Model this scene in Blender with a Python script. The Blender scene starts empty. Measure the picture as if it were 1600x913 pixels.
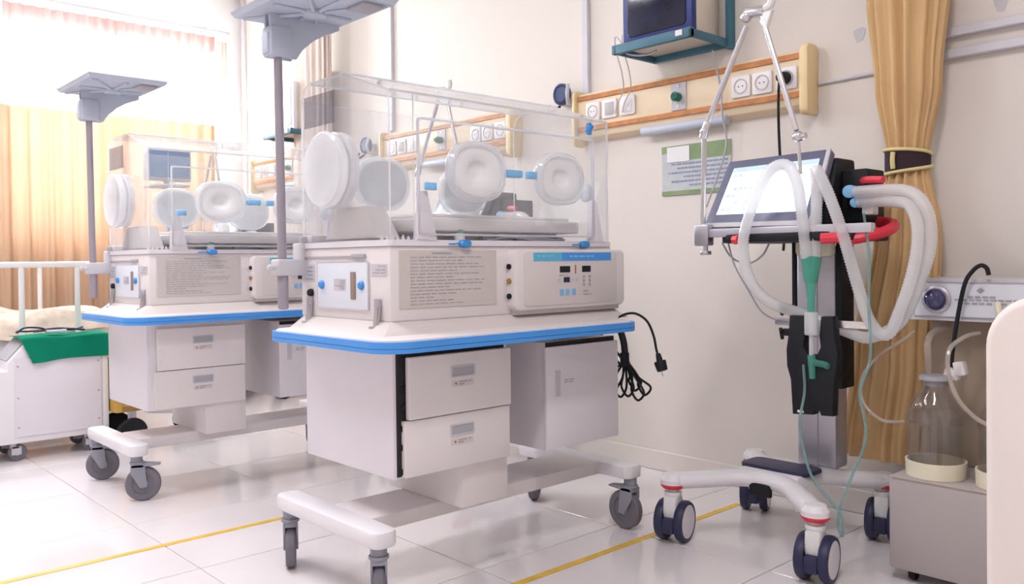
import bpy, bmesh, math, random
from mathutils import Vector, Matrix
random.seed(7)
PI = math.pi
scene = bpy.context.scene
COL = scene.collection

# ------------------------------------------------------------------ camera
cam_d = bpy.data.cameras.new('camera'); cam = bpy.data.objects.new('camera', cam_d); COL.objects.link(cam)
def cam_setup(loc, yaw, pitch, roll, f_px, py):
    y, p, r = map(math.radians, (yaw, pitch, roll))
    f = Vector((math.cos(y)*math.cos(p), math.sin(y)*math.cos(p), -math.sin(p)))
    rt = Vector((math.sin(y), -math.cos(y), 0)); up = rt.cross(f)
    r2 = rt*math.cos(r) + up*math.sin(r); u2 = up*math.cos(r) - rt*math.sin(r)
    m = Matrix((r2, u2, -f)).transposed().to_4x4(); m.translation = Vector(loc)
    cam.matrix_world = m
    cam_d.sensor_fit = 'HORIZONTAL'; cam_d.sensor_width = 36; cam_d.lens = f_px/1600*36
    cam_d.shift_y = -(456.5-py)/1600; cam_d.clip_start = .02; cam_d.clip_end = 100
cam_setup((-1.174, -1.735, .923), 47.479, .798, -.65, 1331.66, 426.1)
scene.camera = cam

# ------------------------------------------------------------------ world, lights, exposure
w = bpy.data.worlds.new('sky'); scene.world = w; w.use_nodes = True
bg = w.node_tree.nodes['Background']
bg.inputs[0].default_value = (.93, .97, 1, 1); bg.inputs[1].default_value = 17.0
scene.view_settings.view_transform = 'Standard'; scene.view_settings.look = 'None'
scene.view_settings.gamma = 1; scene.view_settings.use_curve_mapping = False
scene.view_settings.exposure = 0.18
scene.cycles.transparent_max_bounces = 40
def area(name, loc, rot, sx, sy, power, col=(1, 1, 1)):
    l = bpy.data.lights.new(name, 'AREA'); l.shape = 'RECTANGLE'; l.size = sx; l.size_y = sy; l.energy = power; l.color = col
    o = bpy.data.objects.new(name, l); COL.objects.link(o); o.location = loc; o.rotation_euler = rot
    return o
# daylight coming in through the far window
area('daylight', (.85, 4.95, 1.95), (math.radians(-90), 0, 0), 1.4, 1.3, 160, (.93, .97, 1))

# ------------------------------------------------------------------ materials
def mat(name, col, rough=.5, metal=0, var=.04, scale=6, bump=0, bscale=40, spec=.5, emit=None, coat=0):
    m = bpy.data.materials.new(name); m.use_nodes = True
    nt = m.node_tree; b = nt.nodes['Principled BSDF']
    b.inputs['Roughness'].default_value = rough; b.inputs['Metallic'].default_value = metal
    b.inputs['Specular IOR Level'].default_value = spec; b.inputs['Coat Weight'].default_value = coat
    tc = nt.nodes.new('ShaderNodeTexCoord')
    n = nt.nodes.new('ShaderNodeTexNoise'); n.inputs['Scale'].default_value = scale; n.inputs['Detail'].default_value = 4
    nt.links.new(tc.outputs['Object'], n.inputs['Vector'])
    r = nt.nodes.new('ShaderNodeValToRGB')
    r.color_ramp.elements[0].position = .3; r.color_ramp.elements[1].position = .7
    r.color_ramp.elements[0].color = tuple(c*(1-var) for c in col)+(1,)
    r.color_ramp.elements[1].color = tuple(min(1, c*(1+var)) for c in col)+(1,)
    nt.links.new(n.outputs['Fac'], r.inputs['Fac']); nt.links.new(r.outputs['Color'], b.inputs['Base Color'])
    if bump:
        n2 = nt.nodes.new('ShaderNodeTexNoise'); n2.inputs['Scale'].default_value = bscale
        nt.links.new(tc.outputs['Object'], n2.inputs['Vector'])
        bp = nt.nodes.new('ShaderNodeBump'); bp.inputs['Strength'].default_value = bump; bp.inputs['Distance'].default_value = .01
        nt.links.new(n2.outputs['Fac'], bp.inputs['Height']); nt.links.new(bp.outputs['Normal'], b.inputs['Normal'])
    if emit:
        b.inputs['Emission Color'].default_value = tuple(emit[0])+(1,); b.inputs['Emission Strength'].default_value = emit[1]
    return m
def mat_clear(name, tint=(.97, .98, .98), gloss=.9, haze=.02, ior=1.45, hazecol=(.9, .9, .92)):
    m = bpy.data.materials.new(name); m.use_nodes = True; nt = m.node_tree; nt.nodes.clear()
    out = nt.nodes.new('ShaderNodeOutputMaterial')
    tr = nt.nodes.new('ShaderNodeBsdfTransparent'); tr.inputs[0].default_value = tint+(1,)
    gl = nt.nodes.new('ShaderNodeBsdfGlossy'); gl.inputs['Roughness'].default_value = .04; gl.inputs[0].default_value = (gloss, gloss, gloss, 1)
    df = nt.nodes.new('ShaderNodeBsdfDiffuse'); df.inputs[0].default_value = hazecol+(1,)
    tl = nt.nodes.new('ShaderNodeBsdfTranslucent'); tl.inputs[0].default_value = hazecol+(1,)
    ad = nt.nodes.new('ShaderNodeMixShader'); ad.inputs[0].default_value = .5
    nt.links.new(df.outputs[0], ad.inputs[1]); nt.links.new(tl.outputs[0], ad.inputs[2])
    # thin-sheet reflectance, the same from both sides of the sheet
    f0 = ((ior-1)/(ior+1))**2
    lw = nt.nodes.new('ShaderNodeLayerWeight'); lw.inputs['Blend'].default_value = .5
    pw = nt.nodes.new('ShaderNodeMath'); pw.operation = 'POWER'; pw.inputs[1].default_value = 4
    nt.links.new(lw.outputs['Facing'], pw.inputs[0])
    fr = nt.nodes.new('ShaderNodeMapRange'); fr.inputs[3].default_value = f0; fr.inputs[4].default_value = .7
    nt.links.new(pw.outputs[0], fr.inputs[0])
    # smudges: the share of haze varies a little over the surface
    tc = nt.nodes.new('ShaderNodeTexCoord'); n = nt.nodes.new('ShaderNodeTexNoise'); n.inputs['Scale'].default_value = 5
    nt.links.new(tc.outputs['Object'], n.inputs['Vector'])
    mr = nt.nodes.new('ShaderNodeMapRange'); mr.inputs[3].default_value = haze*.6; mr.inputs[4].default_value = haze*1.4
    nt.links.new(n.outputs['Fac'], mr.inputs[0])
    m1 = nt.nodes.new('ShaderNodeMixShader'); m2 = nt.nodes.new('ShaderNodeMixShader')
    nt.links.new(mr.outputs[0], m1.inputs[0]); nt.links.new(tr.outputs[0], m1.inputs[1]); nt.links.new(ad.outputs[0], m1.inputs[2])
    nt.links.new(fr.outputs[0], m2.inputs[0]); nt.links.new(m1.outputs[0], m2.inputs[1]); nt.links.new(gl.outputs[0], m2.inputs[2])
    nt.links.new(m2.outputs[0], out.inputs[0])
    return m
def mat_cloth(name, col, trans=.35, var=.08, weave=300):
    m = mat(name, col, .9, var=var, scale=3, bump=.15, bscale=weave, spec=.1)
    nt = m.node_tree; b = nt.nodes['Principled BSDF']; out = nt.nodes['Material Output']
    tl = nt.nodes.new('ShaderNodeBsdfTranslucent'); tl.inputs[0].default_value = col+(1,)
    mx = nt.nodes.new('ShaderNodeMixShader'); mx.inputs[0].default_value = trans
    nt.links.new(b.outputs[0], mx.inputs[1]); nt.links.new(tl.outputs[0], mx.inputs[2]); nt.links.new(mx.outputs[0], out.inputs[0])
    return m
M = dict(
    wall=mat('wall_paint', (.80, .745, .695), .75, var=.025, scale=1.3, bump=.05, bscale=60),
    wallw=mat('wall_paint_white', (.88, .88, .90), .75, var=.02, scale=1.3),
    ceil=mat('ceiling_paint', (.9, .9, .9), .8, var=.02),
    tile=mat('glazed_tile', (.83, .79, .80), .09, var=.025, scale=2.5, spec=.6),
    grout=mat('grout', (.55, .52, .51), .8),
    yellow=mat('yellow_line', (.80, .52, .06), .45, var=.12, scale=14),
    polegrey=mat('pole_grey', (.36, .33, .38), .4, .3, var=.02),
    shell=mat('enamel_white', (.78, .745, .79), .38, var=.015),
    shell2=mat('enamel_cream', (.79, .74, .74), .42, var=.015),
    foot=mat('enamel_leg', (.82, .80, .83), .35, var=.015),
    beige=mat('beige_plastic', (.69, .635, .62), .5, var=.015),
    labelp=mat('instruction_label', (.62, .57, .55), .45, var=.015),
    ink=mat('printing_ink', (.40, .38, .40), .6, var=.05),
    ink2=mat('printing_ink_blue', (.30, .33, .50), .6, var=.05),
    blue=mat('blue_edging', (.07, .32, .80), .4, var=.03),
    bluek=mat('blue_plastic', (.05, .28, .68), .35),
    bluel=mat('blue_plastic_light', (.24, .52, .82), .4),
    cyan=mat('cyan_strip', (.10, .50, .72), .4),
    paleb=mat('pale_blue_plate', (.75, .79, .86), .4, var=.02),
    grey=mat('grey_plastic', (.42, .42, .46), .5),
    greyl=mat('light_grey_plastic', (.58, .57, .60), .5),
    lampg=mat('lamp_grey', (.55, .60, .71), .45, var=.03),
    caster=mat('caster_grey', (.30, .31, .36), .45),
    tread=mat('wheel_tread', (.17, .16, .19), .6),
    black=mat('black_plastic', (.010, .011, .015), .55, spec=.3),
    dark=mat('dark_gap', (.02, .018, .022), .8),
    navy=mat('navy_rubber', (.022, .024, .075), .45),
    chrome=mat('chrome', (.66, .65, .68), .25, 1, var=.02),
    steel=mat('brushed_steel', (.52, .50, .54), .38, 1, var=.03),
    alu=mat('silver_profile', (.55, .54, .60), .4, .6, var=.02),
    red=mat('red_plastic', (.72, .03, .06), .35),
    redd=mat('dull_red', (.40, .10, .10), .5),
    orange=mat('wood_strip', (.55, .22, .07), .45, var=.18, scale=25),
    panel=mat('panel_cream', (.85, .70, .50), .42, var=.02),
    cap=mat('panel_end_cream', (.86, .68, .38), .42, var=.03),
    socket=mat('socket_white', (.86, .83, .84), .35),
    sockd=mat('socket_well', (.55, .52, .53), .5),
    green=mat('green_knob', (.02, .16, .11), .4),
    greenp=mat('notice_green', (.24, .34, .17), .5, var=.15, scale=9),
    paper=mat('paper', (.86, .86, .86), .7),
    noticep=mat('notice_print', (.56, .60, .61), .4, var=.06, scale=30),
    teal=mat('teal_paint', (.055, .17, .24), .5, var=.15),
    tvblue=mat('tv_frame_blue', (.012, .03, .19), .4),
    tvscr=mat('tube_glass', (.012, .016, .045), .12, var=.5, scale=8),
    tvside=mat('tv_case', (.70, .64, .56), .5),
    trunk=mat('plastic_trunking', (.66, .65, .70), .5),
    scr=mat('lcd_lit', (.8, .85, .9), .2, emit=((.86, .94, 1), .9)),
    readout=mat('lcd_readout', (.35, .45, .6), .3, emit=((.55, .68, .9), .55)),
    bezel=mat('bezel', (.13, .14, .22), .35),
    mouldin=mat_cloth('white_membrane', (.95, .95, .955), .3, .01, 60),
    mattress=mat('mattress_cover', (.86, .82, .80), .6),
    drape=mat_cloth('green_drape', (.005, .225, .13), .05),
    quilt=mat('quilt', (.62, .52, .43), .9, var=.2, scale=14, bump=.5, bscale=25),
    cream=mat('cream_plastic', (.80, .74, .58), .5),
    suct=mat('suction_case', (.43, .385, .375), .55, var=.03),
    suctop=mat('suction_back', (.36, .28, .21), .4, var=.05),
    suchd=mat('suction_head', (.58, .57, .60), .5, var=.02),
    sucpl=mat('suction_plate', (.68, .70, .76), .35, var=.02),
    board=mat('pale_board', (.76, .69, .65), .42, var=.02),
    curt=mat_cloth('curtain_tan', (.74, .50, .26), .12),
    curtw=mat_cloth('curtain_window', (.60, .40, .27), .06),
    curtp=mat_cloth('curtain_pale', (.86, .76, .70), .25),
    valance=mat_cloth('valance_pink', (.74, .42, .40), .10),
    band=mat('tie_black', (.03, .012, .02), .8),
    braid=mat('tie_braid', (.78, .66, .32), .8),
    slot=mat('gauge_brown', (.30, .22, .18), .4),
    brown=mat('brown_board', (.36, .20, .05), .6, var=.2),
    mustard=mat('mustard_board', (.62, .38, .08), .6, var=.2),
    whitep=mat('white_paint', (.84, .84, .84), .4),
    orangeb=mat('orange_plastic', (.75, .26, .10), .5),
    bluecuff=mat('gauge_blue', (.03, .05, .16), .45),
    acryl=mat_clear('clear_acrylic', (.975, .98, .985), .9, .055),
    acedge=mat_clear('acrylic_edge', (.80, .82, .84), 1, .55, 1.5, (.95, .95, .97)),
    tint=mat_clear('grey_film', (.70, .70, .74), .5, .18, 1.3, (.5, .5, .55)),
    hose=mat_clear('corrugated_hose', (.96, .97, .98), .8, .62, 1.3, (.97, .97, .98)),
    thin=mat_clear('clear_tubing', (.62, .80, .80), .8, .35, 1.4, (.55, .75, .74)),
    thinw=mat_clear('milky_tubing', (.86, .82, .76), .8, .5, 1.4, (.80, .74, .68)),
    tealp=mat_clear('teal_fitting', (.55, .88, .80), .7, .5, 1.4, (.22, .68, .56)),
    glass=mat_clear('jar_glass', (.90, .89, .88), 1, .05, 1.5, (.7, .66, .62)),
    pane=mat_clear('window_glass', (.96, .98, .98), .9, .02, 1.5),
    lampd=mat('added_lamp_diffuser', (.9, .9, .9), .5, emit=((1, .97, .94), 5)),
)

# ------------------------------------------------------------------ mesh helpers
def smooth_path(pts, n=8, closed=False):
    P = [Vector(p) for p in pts]
    if len(P) < 3: return P
    out = []; N = len(P)
    for i in range(N if closed else N-1):
        p1, p2 = P[i], P[(i+1) % N]
        p0 = P[(i-1) % N] if (closed or i > 0) else p1*2-p2
        p3 = P[(i+2) % N] if (closed or i+2 < N) else p2*2-p1
        for k in range(n):
            t = k/n
            out.append(.5*((2*p1)+(-p0+p2)*t+(2*p0-5*p1+4*p2-p3)*t*t+(-p0+3*p1-3*p2+p3)*t**3))
    if not closed: out.append(P[-1])
    return out
def resample(P, step):
    L = [0]
    for a, b in zip(P, P[1:]): L.append(L[-1]+(b-a).length)
    n = max(2, int(L[-1]/step)); out = []; j = 0
    for i in range(n+1):
        s = L[-1]*i/n
        while j < len(L)-2 and L[j+1] < s: j += 1
        d = L[j+1]-L[j]; t = (s-L[j])/d if d > 1e-9 else 0
        out.append(P[j].lerp(P[j+1], min(1, max(0, t))))
    return out
class MB:
    def __init__(s): s.bm = bmesh.new()
    def _add(s, b, mi=0):
        for f in b.faces: f.material_index = mi
        me = bpy.data.meshes.new('t'); b.to_mesh(me); b.free(); s.bm.from_mesh(me); bpy.data.meshes.remove(me); return s
    def box(s, x0, x1, y0, y1, z0, z1, bev=0, seg=2, mi=0, rot=None):
        b = bmesh.new(); bmesh.ops.create_cube(b, size=1)
        for v in b.verts: v.co = Vector(((v.co.x+.5)*(x1-x0)+x0, (v.co.y+.5)*(y1-y0)+y0, (v.co.z+.5)*(z1-z0)+z0))
        if bev: bmesh.ops.bevel(b, geom=b.edges[:], offset=bev, segments=seg, affect='EDGES', profile=.5)
        if rot: bmesh.ops.rotate(b, verts=b.verts, cent=rot[0], matrix=Matrix.Rotation(rot[1], 3, rot[2]))
        return s._add(b, mi)
    def hexa(s, c, mi=0, bev=0):      # eight corners: bottom ring of four, top ring of four
        b = bmesh.new(); v = [b.verts.new(p) for p in c]
        for f in ((3, 2, 1, 0), (4, 5, 6, 7), (0, 1, 5, 4), (1, 2, 6, 5), (2, 3, 7, 6), (3, 0, 4, 7)): b.faces.new([v[i] for i in f])
        if bev: bmesh.ops.bevel(b, geom=b.edges[:], offset=bev, segments=2, affect='EDGES', profile=.5)
        bmesh.ops.recalc_face_normals(b, faces=b.faces)
        return s._add(b, mi)
    def prism(s, pts, axis, a0, a1, bev=0, mi=0, seg=2):   # polygon in the plane across axis, extruded along it
        b = bmesh.new()
        def P(p, a):
            return {'x': (a, p[0], p[1]), 'y': (p[0], a, p[1]), 'z': (p[0], p[1], a)}[axis]
        A = [b.verts.new(P(p, a0)) for p in pts]; B = [b.verts.new(P(p, a1)) for p in pts]
        n = len(pts); fa = b.faces.new(A); fb = b.faces.new(B[::-1])
        for i in range(n): b.faces.new((A[i], B[i], B[(i+1) % n], A[(i+1) % n]))
        bmesh.ops.recalc_face_normals(b, faces=b.faces)
        if bev:
            es = list(fa.edges)+list(fb.edges)
            bmesh.ops.bevel(b, geom=es, offset=bev, segments=seg, affect='EDGES', profile=.5)
        return s._add(b, mi)
    def ring(s, outer, inner, axis, a0, a1, mi=0):         # two outlines with the same count
        b = bmesh.new(); n = len(outer)
        def P(p, a):
            return {'x': (a, p[0], p[1]), 'y': (p[0], a, p[1]), 'z': (p[0], p[1], a)}[axis]
        R = [[b.verts.new(P(p, a)) for p in o] for o, a in ((outer, a0), (outer, a1), (inner, a1), (inner, a0))]
        for k in range(4):
            A, B = R[k], R[(k+1) % 4]
            for i in range(n): b.faces.new((A[i], A[(i+1) % n], B[(i+1) % n], B[i]))
        bmesh.ops.recalc_face_normals(b, faces=b.faces)
        return s._add(b, mi)
    def cyl(s, p0, p1, r, r2=None, seg=16, mi=0, bev=0):
        p0, p1 = Vector(p0), Vector(p1); d = p1-p0; b = bmesh.new()
        bmesh.ops.create_cone(b, cap_ends=True, segments=seg, radius1=r, radius2=r if r2 is None else r2, depth=d.length)
        if bev: bmesh.ops.bevel(b, geom=[e for e in b.edges if any(len(f.verts) > 4 for f in e.link_faces)], offset=bev, segments=2, affect='EDGES', profile=.5)
        q = Vector((0, 0, 1)).rotation_difference(d.normalized())
        bmesh.ops.transform(b, matrix=Matrix.Translation((p0+p1)/2) @ q.to_matrix().to_4x4(), verts=b.verts)
        return s._add(b, mi)
    def ball(s, c, r, sc=(1, 1, 1), seg=14, mi=0):
        b = bmesh.new(); bmesh.ops.create_uvsphere(b, u_segments=seg, v_segments=seg//2+2, radius=r)
        for v in b.verts: v.co = Vector((v.co.x*sc[0]+c[0], v.co.y*sc[1]+c[1], v.co.z*sc[2]+c[2]))
        return s._add(b, mi)
    def lathe(s, prof, c, axis='z', seg=28, mi=0, sup=None):   # prof: (radius, height); sup=(a, b, n): superellipse instead of circle
        b = bmesh.new(); rings = []
        for r, h in prof:
            ring = []
            for k in range(seg):
                t = 2*PI*k/seg; cs, sn = math.cos(t), math.sin(t)
                if sup:
                    e = 2/sup[2]; x = sup[0]*math.copysign(abs(cs)**e, cs)*r; y = sup[1]*math.copysign(abs(sn)**e, sn)*r
                else: x, y = r*cs, r*sn
                p = {'z': (x, y, h), 'y': (x, h, y), 'x': (h, x, y)}[axis]
                ring.append(b.verts.new((p[0]+c[0], p[1]+c[1], p[2]+c[2])))
            rings.append(ring)
        for A, B in zip(rings, rings[1:]):
            for k in range(seg): b.faces.new((A[k], A[(k+1) % seg], B[(k+1) % seg], B[k]))
        if prof[0][0] > 1e-4: b.faces.new(rings[0])
        if prof[-1][0] > 1e-4: b.faces.new(rings[-1][::-1])
        bmesh.ops.remove_doubles(b, verts=b.verts, dist=1e-6)
        bmesh.ops.recalc_face_normals(b, faces=b.faces)
        return s._add(b, mi)
    def tube(s, pts, r, seg=8, n=6, mi=0, closed=False, corr=None, sc=(1, 1), smooth=True):
        P = smooth_path(pts, n, closed) if smooth else [Vector(p) for p in pts]
        if corr: P = resample(P, corr/2)
        b = bmesh.new(); rings = []; up = Vector((0, 0, 1)); N = len(P)
        prev = None
        for i, p in enumerate(P):
            a = P[(i-1) % N] if (closed or i > 0) else p
            c = P[(i+1) % N] if (closed or i < N-1) else p
            t = (c-a).normalized()
            if prev is None:
                prev = up.cross(t)
                if prev.length < .05: prev = Vector((0, 1, 0)).cross(t)
            u = (prev-t*prev.dot(t)).normalized(); v = t.cross(u); prev = u
            rr = r[i*len(r)//N] if isinstance(r, (list, tuple)) else r
            if corr: rr *= 1.0 if i % 2 else .86
            rings.append([b.verts.new(p+u*(rr*sc[0]*math.cos(2*PI*k/seg))+v*(rr*sc[1]*math.sin(2*PI*k/seg))) for k in range(seg)])
        for i in range(N if closed else N-1):
            A, B = rings[i], rings[(i+1) % N]
            for k in range(seg): b.faces.new((A[k], A[(k+1) % seg], B[(k+1) % seg], B[k]))
        if not closed: b.faces.new(rings[0][::-1]); b.faces.new(rings[-1])
        bmesh.ops.recalc_face_normals(b, faces=b.faces)
        return s._add(b, mi)
    def grid(s, fn, nu, nv, mi=0):
        b = bmesh.new(); V = [[b.verts.new(fn(i/nu, j/nv)) for j in range(nv+1)] for i in range(nu+1)]
        for i in range(nu):
            for j in range(nv): b.faces.new((V[i][j], V[i+1][j], V[i+1][j+1], V[i][j+1]))
        return s._add(b, mi)
    def build(s, name, mats, parent=None, smooth=True, at=None, ang=35):
        me = bpy.data.meshes.new(name); s.bm.to_mesh(me); s.bm.free()
        for m in (mats if isinstance(mats, (list, tuple)) else [mats]): me.materials.append(m)
        if smooth:
            me.polygons.foreach_set('use_smooth', [True]*len(me.polygons)); me.set_sharp_from_angle(angle=math.radians(ang))
        o = bpy.data.objects.new(name, me); COL.objects.link(o)
        org = Vector(at) if at is not None else Vector((0, 0, 0))
        base = Vector((0, 0, 0)); p = parent
        while p: base += p.location; p = p.parent
        if at is None: org = base
        me.transform(Matrix.Translation(-org))
        o.location = org-base; o.parent = parent
        return o
def tag(o, label, cat, group=None):
    o['label'] = label; o['category'] = cat
    if group: o['group'] = group
    return o
def thing(name, loc, label, cat, group=None):
    o = bpy.data.objects.new(name, None); COL.objects.link(o); o.location = loc; o.empty_display_size = .1
    return tag(o, label, cat, group)
def struct(o): o['kind'] = 'structure'; return o
def copy_tree(o, parent=None, skip=()):
    c = o.copy(); COL.objects.link(c); c.parent = parent
    for ch in o.children:
        if ch.name.split('.')[0] not in skip: copy_tree(ch, c)
    return c
def rrect(x0, x1, y0, y1, r, n=6):
    out = []
    for cx, cy, a in ((x1-r, y1-r, 0), (x0+r, y1-r, 90), (x0+r, y0+r, 180), (x1-r, y0+r, 270)):
        for k in range(n+1):
            t = math.radians(a+90*k/n); out.append((cx+r*math.cos(t), cy+r*math.sin(t)))
    return out
def sup_pts(cx, cy, a, b, n=2.6, seg=40):
    out = []
    for k in range(seg):
        t = 2*PI*k/seg; c, s = math.cos(t), math.sin(t); e = 2/n
        out.append((cx+a*math.copysign(abs(c)**e, c), cy+b*math.copysign(abs(s)**e, s)))
    return out

# ------------------------------------------------------------------ the room
XW, YW, ZC = 1.81, 4.638, 3.0
XL, YF = -3.2, -3.2
floor = struct(MB().box(XL-.1, XW+.1, YF-.1, YW+.1, -.1, -.004).build('floor', M['grout'], smooth=False))
tmesh = None
T, G = .602, .0022
tilem = MB().box(-T/2+G, T/2-G, -T/2+G, T/2-G, -.012, 0, .0012, 1)
k0 = [.463+T*i for i in range(-7, 4)]; j0 = [.205+T*j for j in range(-6, 9)]
first = None
for x in k0:
    for y in j0:
        x0, x1, y0, y1 = max(x, XL), min(x+T, XW), max(y, YF), min(y+T, YW)
        if x1-x0 < .03 or y1-y0 < .03: continue
        if x1-x0 > T-.01 and y1-y0 > T-.01:
            if first is None: first = tilem.build('tile', M['tile'], floor, at=(0, 0, 0)); o = first; o.location = (x+T/2, y+T/2, 0)
            else:
                o = first.copy(); COL.objects.link(o); o.location = (x+T/2, y+T/2, 0)
        else:
            o = MB().box(x0+G, x1-G, y0+G, y1-G, -.012, 0, .0012, 1).build('tile', M['tile'], floor, at=((x0+x1)/2, (y0+y1)/2, 0))
        o.location.z = random.uniform(-.0006, 0)
struct(MB().box(XL-.1, XW+.1, YF-.1, YW+.1, ZC, ZC+.1).build('ceiling', M['ceil'], smooth=False))
struct(MB().box(XW, XW+.12, YF-.1, YW+.1, 0, ZC).build('wall_right', M['wall'], smooth=False))
struct(MB().box(XL-.1, XW, YF-.12, YF, 0, ZC).build('wall_front', M['wall'], smooth=False))
def wall_hole(name, axis, w0, w1, u0, u1, hu0, hu1, hz0, hz1, m):
    b = MB()
    for a, c, z0, z1 in ((u0, hu0, 0, ZC), (hu1, u1, 0, ZC), (hu0, hu1, 0, hz0), (hu0, hu1, hz1, ZC)):
        if axis == 'y': b.box(a, c, w0, w1, z0, z1)
        else: b.box(w0, w1, a, c, z0, z1)
    return struct(b.build(name, m, smooth=False))
WX0, WX1, WZ0, WZ1 = .12, 1.56, 1.05, 2.60
wall_hole('wall_back', 'y', YW, YW+.14, XL-.1, XW, WX0, WX1, WZ0, WZ1, M['wallw'])
struct(MB().box(XL-.14, XL, YF, YW, 0, ZC).build('wall_left', M['wall'], smooth=False))
def window(n, axis, w, u0, u1, z0, z1):
    b = MB(); t = .05
    def bx(a, c, q0, q1, d0=-.05, d1=.03):
        if axis == 'y': b.box(a, c, w+d0+.06, w+d1+.06, q0, q1, .004, 1)
        else: b.box(w-.06+d0, w-.06+d1, a, c, q0, q1, .004, 1)
    bx(u0, u1, z0, z0+t); bx(u0, u1, z1-t, z1); bx(u0, u0+t, z0+t, z1-t); bx(u1-t, u1, z0+t, z1-t)
    mid = (u0+u1)/2; bx(mid-.03, mid+.03, z0+t, z1-t); bx(u0+t, mid-.03, z1-.5, z1-.46); bx(mid+.03, u1-t, z1-.5, z1-.46)
    o = struct(b.build(n, M['whitep'], smooth=False))
    for a, c, q0, q1 in ((u0+t, mid-.03, z0+t, z1-.5), (mid+.03, u1-t, z0+t, z1-.5), (u0+t, mid-.03, z1-.46, z1-t), (mid+.03, u1-t, z1-.46, z1-t)):
        g = MB()
        if axis == 'y': g.box(a, c, w+.048, w+.052, q0, q1)
        else: g.box(w-.072, w-.068, a, c, q0, q1)
        g.build('pane', M['pane'], o, smooth=False)
window('window_1', 'y', YW, WX0, WX1, WZ0, WZ1)
struct(MB().box(XW-.012, XW, YF, YW, 0, .085, .003, 1).build('baseboard_right', M['wall']))
struct(MB().box(XL, XW-.012, YW-.012, YW, 0, .085, .003, 1).build('baseboard_back', M['wallw']))
# yellow floor lines, cable trunking, pipes
def line(x0, x1, yc, label):
    o = MB().box(x0, x1, yc-.013, yc+.013, .0, .0012).build('floor_tape', M['yellow'], at=((x0+x1)/2, yc, 0), smooth=False)
    return tag(o, label, 'floor line')
line(.2, 1.60, .045, 'yellow line on the floor between the nearer incubator and the wheeled ventilator')
line(-.62, .33, 1.1, 'yellow line on the floor left of the nearer incubator, by its far left caster')
def pipe(name, pts, r, label):
    return tag(MB().tube(pts, r, 10, smooth=False).build(name, M['trunk']), label, 'pipe')
def duct(y, w, z0, z1, label):
    o = MB().box(XW-.022, XW, y-w/2, y+w/2, z0, z1, .003, 1).build('cable_duct', M['trunk']); return tag(o, label, 'cable duct')
duct(.975, .035, 1.70, ZC, 'vertical grey cable duct on the wall above the nearer socket panel')
duct(2.575, .045, 1.72, ZC, 'vertical grey cable duct on the wall between the lamp head and the clear hood')
duct(4.56, .04, .1, ZC, 'vertical pale cable duct beside the room corner, right of the window')
def hduct(y0, y1, z, h, label):
    o = MB().box(XW-.03, XW, y0, y1, z-h/2, z+h/2, .003, 1).build('cable_duct', M['trunk']); return tag(o, label, 'cable duct')
hduct(-3.0, -.52, 1.655, .03, 'upper grey horizontal cable duct at the top right, beyond the tied curtain')
hduct(-3.0, -.52, 1.585, .03, 'lower grey horizontal cable duct at the top right, beyond the tied curtain')
pipe('conduit', [(XW-.008, -.18, 1.565), (XW-.008, -.52, 1.572)], .007, 'thin conduit on the wall between socket panel end and tied curtain')
for i, (y, z, a, lb) in enumerate(((-.33, 1.715, .3, 'grey bare-plaster chip in the wall above the end of the socket panel'), (-.79, 1.72, -.2, 'grey bare-plaster chip in the wall at the upper right above the ducts'))):
    pts = [(y+.020*math.cos(t)*(1+.3*math.sin(3*t)), z+.032*math.sin(t)*(1+.25*math.cos(2*t+a))) for t in [2*PI*k/12 for k in range(12)]]
    tag(MB().prism(pts, 'x', XW-.0015, XW+.004).build('plaster_chip', M['greyl'], at=(XW, y, z)), lb, 'plaster chip')

# unseen ceiling lamps, added above the frame to light the room
for i, (x, y) in enumerate(((-.7, -1.2), (-.7, 1.2), (-.7, 3.2))):
    t = thing('added_ceiling_light', (x, y, ZC), ('added unseen ceiling fitting nearest the camera', 'added unseen ceiling fitting in the middle of the ward', 'added unseen ceiling fitting nearest the window')[i], 'ceiling light', 'added ceiling lights')
    MB().box(x-.65, x+.65, y-.17, y+.17, ZC-.06, ZC, .006).build('housing', M['whitep'], t)
    MB().box(x-.62, x+.62, y-.14, y+.14, ZC-.075, ZC-.06, .004).build('diffuser', M['lampd'], t)
    area('added_ceiling_fill', (x, y, ZC-.085), (0, 0, 0), 1.24, .28, (27, 27, 30)[i], (.985, .94, 1))

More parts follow.
